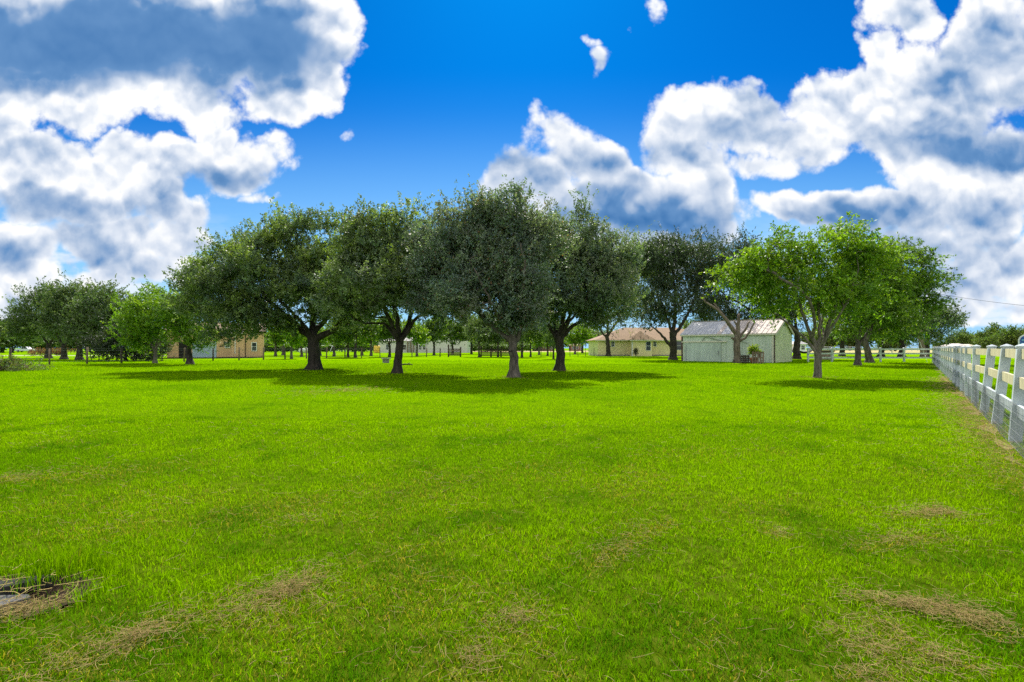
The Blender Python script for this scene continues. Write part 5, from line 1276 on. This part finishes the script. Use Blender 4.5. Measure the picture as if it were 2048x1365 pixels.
# ------------------------------------------------------------------ vehicles
def wheels(t, xs_, w, r):
    for x in xs_:
        for s in (-1, 1):
            y0 = s * w / 2
            wh = MB().tube([(x, y0 - s * .11, r), (x, y0 + s * .11, r)], r, 16).build('wheel', RUBBER, t)
            MB().tube([(x, y0 + s * .111, r), (x, y0 + s * .125, r)], r * .6, 12).build('rim', METAL, wh)
tr = thing('pickup_truck', 'silver white pickup parked beyond the trees at far left', 'truck', (*gp(52, 704.6), 0), R(12))
MB().prism([(-2.7, .45), (2.7, .45), (2.75, .95), (1.25, 1.08), (.55, 1.75), (-.75, 1.78), (-.95, 1.1), (-2.7, 1.1)], 'y', -.92, .92).build('body', SILVER, tr)
m_ = MB(); m_.prism([(1.05, 1.12), (.52, 1.66), (-.02, 1.68), (-.02, 1.12)], 'y', -.935, -.922).prism([(-.10, 1.12), (-.10, 1.68), (-.68, 1.69), (-.80, 1.12)], 'y', -.935, -.922).build('side_windows', GLASS, tr)
MB().box(-2.74, -2.702, -.9, -.7, .75, 1.0).build('tail_light', REDLIGHT, tr); MB().box(2.74, 2.78, -.85, -.55, .68, .85).build('headlight', WHITE, tr)
MB().box(-2.8, -2.71, -.9, .9, .45, .6).build('bumper', METAL, tr); wheels(tr, (-1.75, 1.75), 1.7, .38)
# blue horse trailer seen over the fence at the right edge
tp = at(2036, 690, 30)
ho = thing('horse_trailer', 'blue and white rounded trailer end showing above the white fence', 'trailer', (tp[0], 30, 0), -R(46))
def rprof(w, h0, h1, r, i=0.0):
    o = [(i, h0 + i), (w - i, h0 + i)]
    for k in range(7): a = math.pi / 2 * k / 6; o.append((w - r + (r - i) * math.cos(a), h1 - r + (r - i) * math.sin(a)))
    for k in range(7): a = math.pi / 2 * (1 + k / 6.); o.append((r + (r - i) * math.cos(a), h1 - r + (r - i) * math.sin(a)))
    return o
MB().prism(rprof(2.0, .55, 2.18, .38), 'y', .0, 3.8).build('body', WHITE, ho)
MB().prism(rprof(2.0, .55, 2.18, .38, .075), 'y', -.03, -.001).build('end_panel', BLUE, ho)
MB().box(.16, 1.84, -.042, -.031, 1.80, 1.87).box(.10, 1.90, -.042, -.031, 1.62, 1.66).build('stripe', TEAL, ho)
MB().box(.97, 1.03, -.05, -.031, .65, 2.05).build('door_seam', WHITE, ho)
for a in (.12, 1.75): MB().box(a, a + .13, -.055, -.031, .7, .9).build('tail_light', REDLIGHT, ho)
for x in (-.02, 2.02):
    for y in (1.5, 2.35):
        wh = MB().tube([(x - .1, y, .36), (x + .1, y, .36)], .36, 14).build('wheel', RUBBER, ho)
        MB().tube([(x - .115, y, .36), (x - .101, y, .36)], .2, 12).build('rim', METAL, wh)
MB().box(.3, 1.7, .2, 3.6, .40, .549).build('chassis', RUBBER, ho)
po = thing('timber_post', 'short orange brown post in the field beyond the white fence', 'post', (*gp(1957, 724), 0))
MB().tube([(0, 0, -.05), (.01, 0, .6), (.03, 0, 1.05)], [.11, .10, .09], 9).build('stake', plain('orange timber', (.30, .15, .06), .85, .2, var=.3), po)

# ------------------------------------------------------------------ weedy brush heap at the left edge
rng = np.random.RandomState(77)
bx_, by_ = gp(8, 742)
bh = thing('brush_pile', 'weedy green and brown brush heap at the left edge of the lawn', 'brush pile', (bx_, by_, 0))
cen = np.array([(rng.randn() * .85, rng.randn() * .6, .08 + abs(rng.randn()) * .28) for _ in range(110)]); cen[:, 2] *= np.exp(-(cen[:, 0] / 1.6) ** 2)
obj('weeds', leaves_mesh('weeds', rng, cen, LIGHT_LEAF, [(0.07, 0.13, 0.03), (0.10, 0.17, 0.03), (0.06, 0.09, 0.03), (0.13, 0.12, 0.06)], np.array([0, 0, -.5]), twigs=6, per=10, tw_len=.32, leaf=(.10, .05), spread=.12, up=.5), bh)
m_ = MB()
for k in range(46):
    a = rng.rand() * 6.28; c_ = np.array([rng.randn() * .7, rng.randn() * .5, .05 + .25 * rng.rand()]); d_ = np.array([math.cos(a), math.sin(a), .5 * rng.rand()]) * (.3 + .5 * rng.rand())
    m_.tube([tuple(c_ - d_), tuple(c_ + rng.randn(3) * .05), tuple(c_ + d_)], [.018, .014, .006], 5)
m_.build('sticks', WOOD, bh)
rb = thing('flower_bed', 'low reddish brown bushes beyond the left wire fence', 'shrub', (*gp(105, 712), 0))
cen = np.array([(rng.randn() * 1.5, rng.randn() * .6, .25 + rng.rand() * .7) for _ in range(60)])
obj('foliage', leaves_mesh('foliage', rng, cen, LIGHT_LEAF, [(0.18, 0.08, 0.04), (0.12, 0.07, 0.04), (0.10, 0.10, 0.04)], np.array([0, 0, 0]), twigs=7, per=9, tw_len=.5, leaf=(.2, .1), spread=.25), rb)
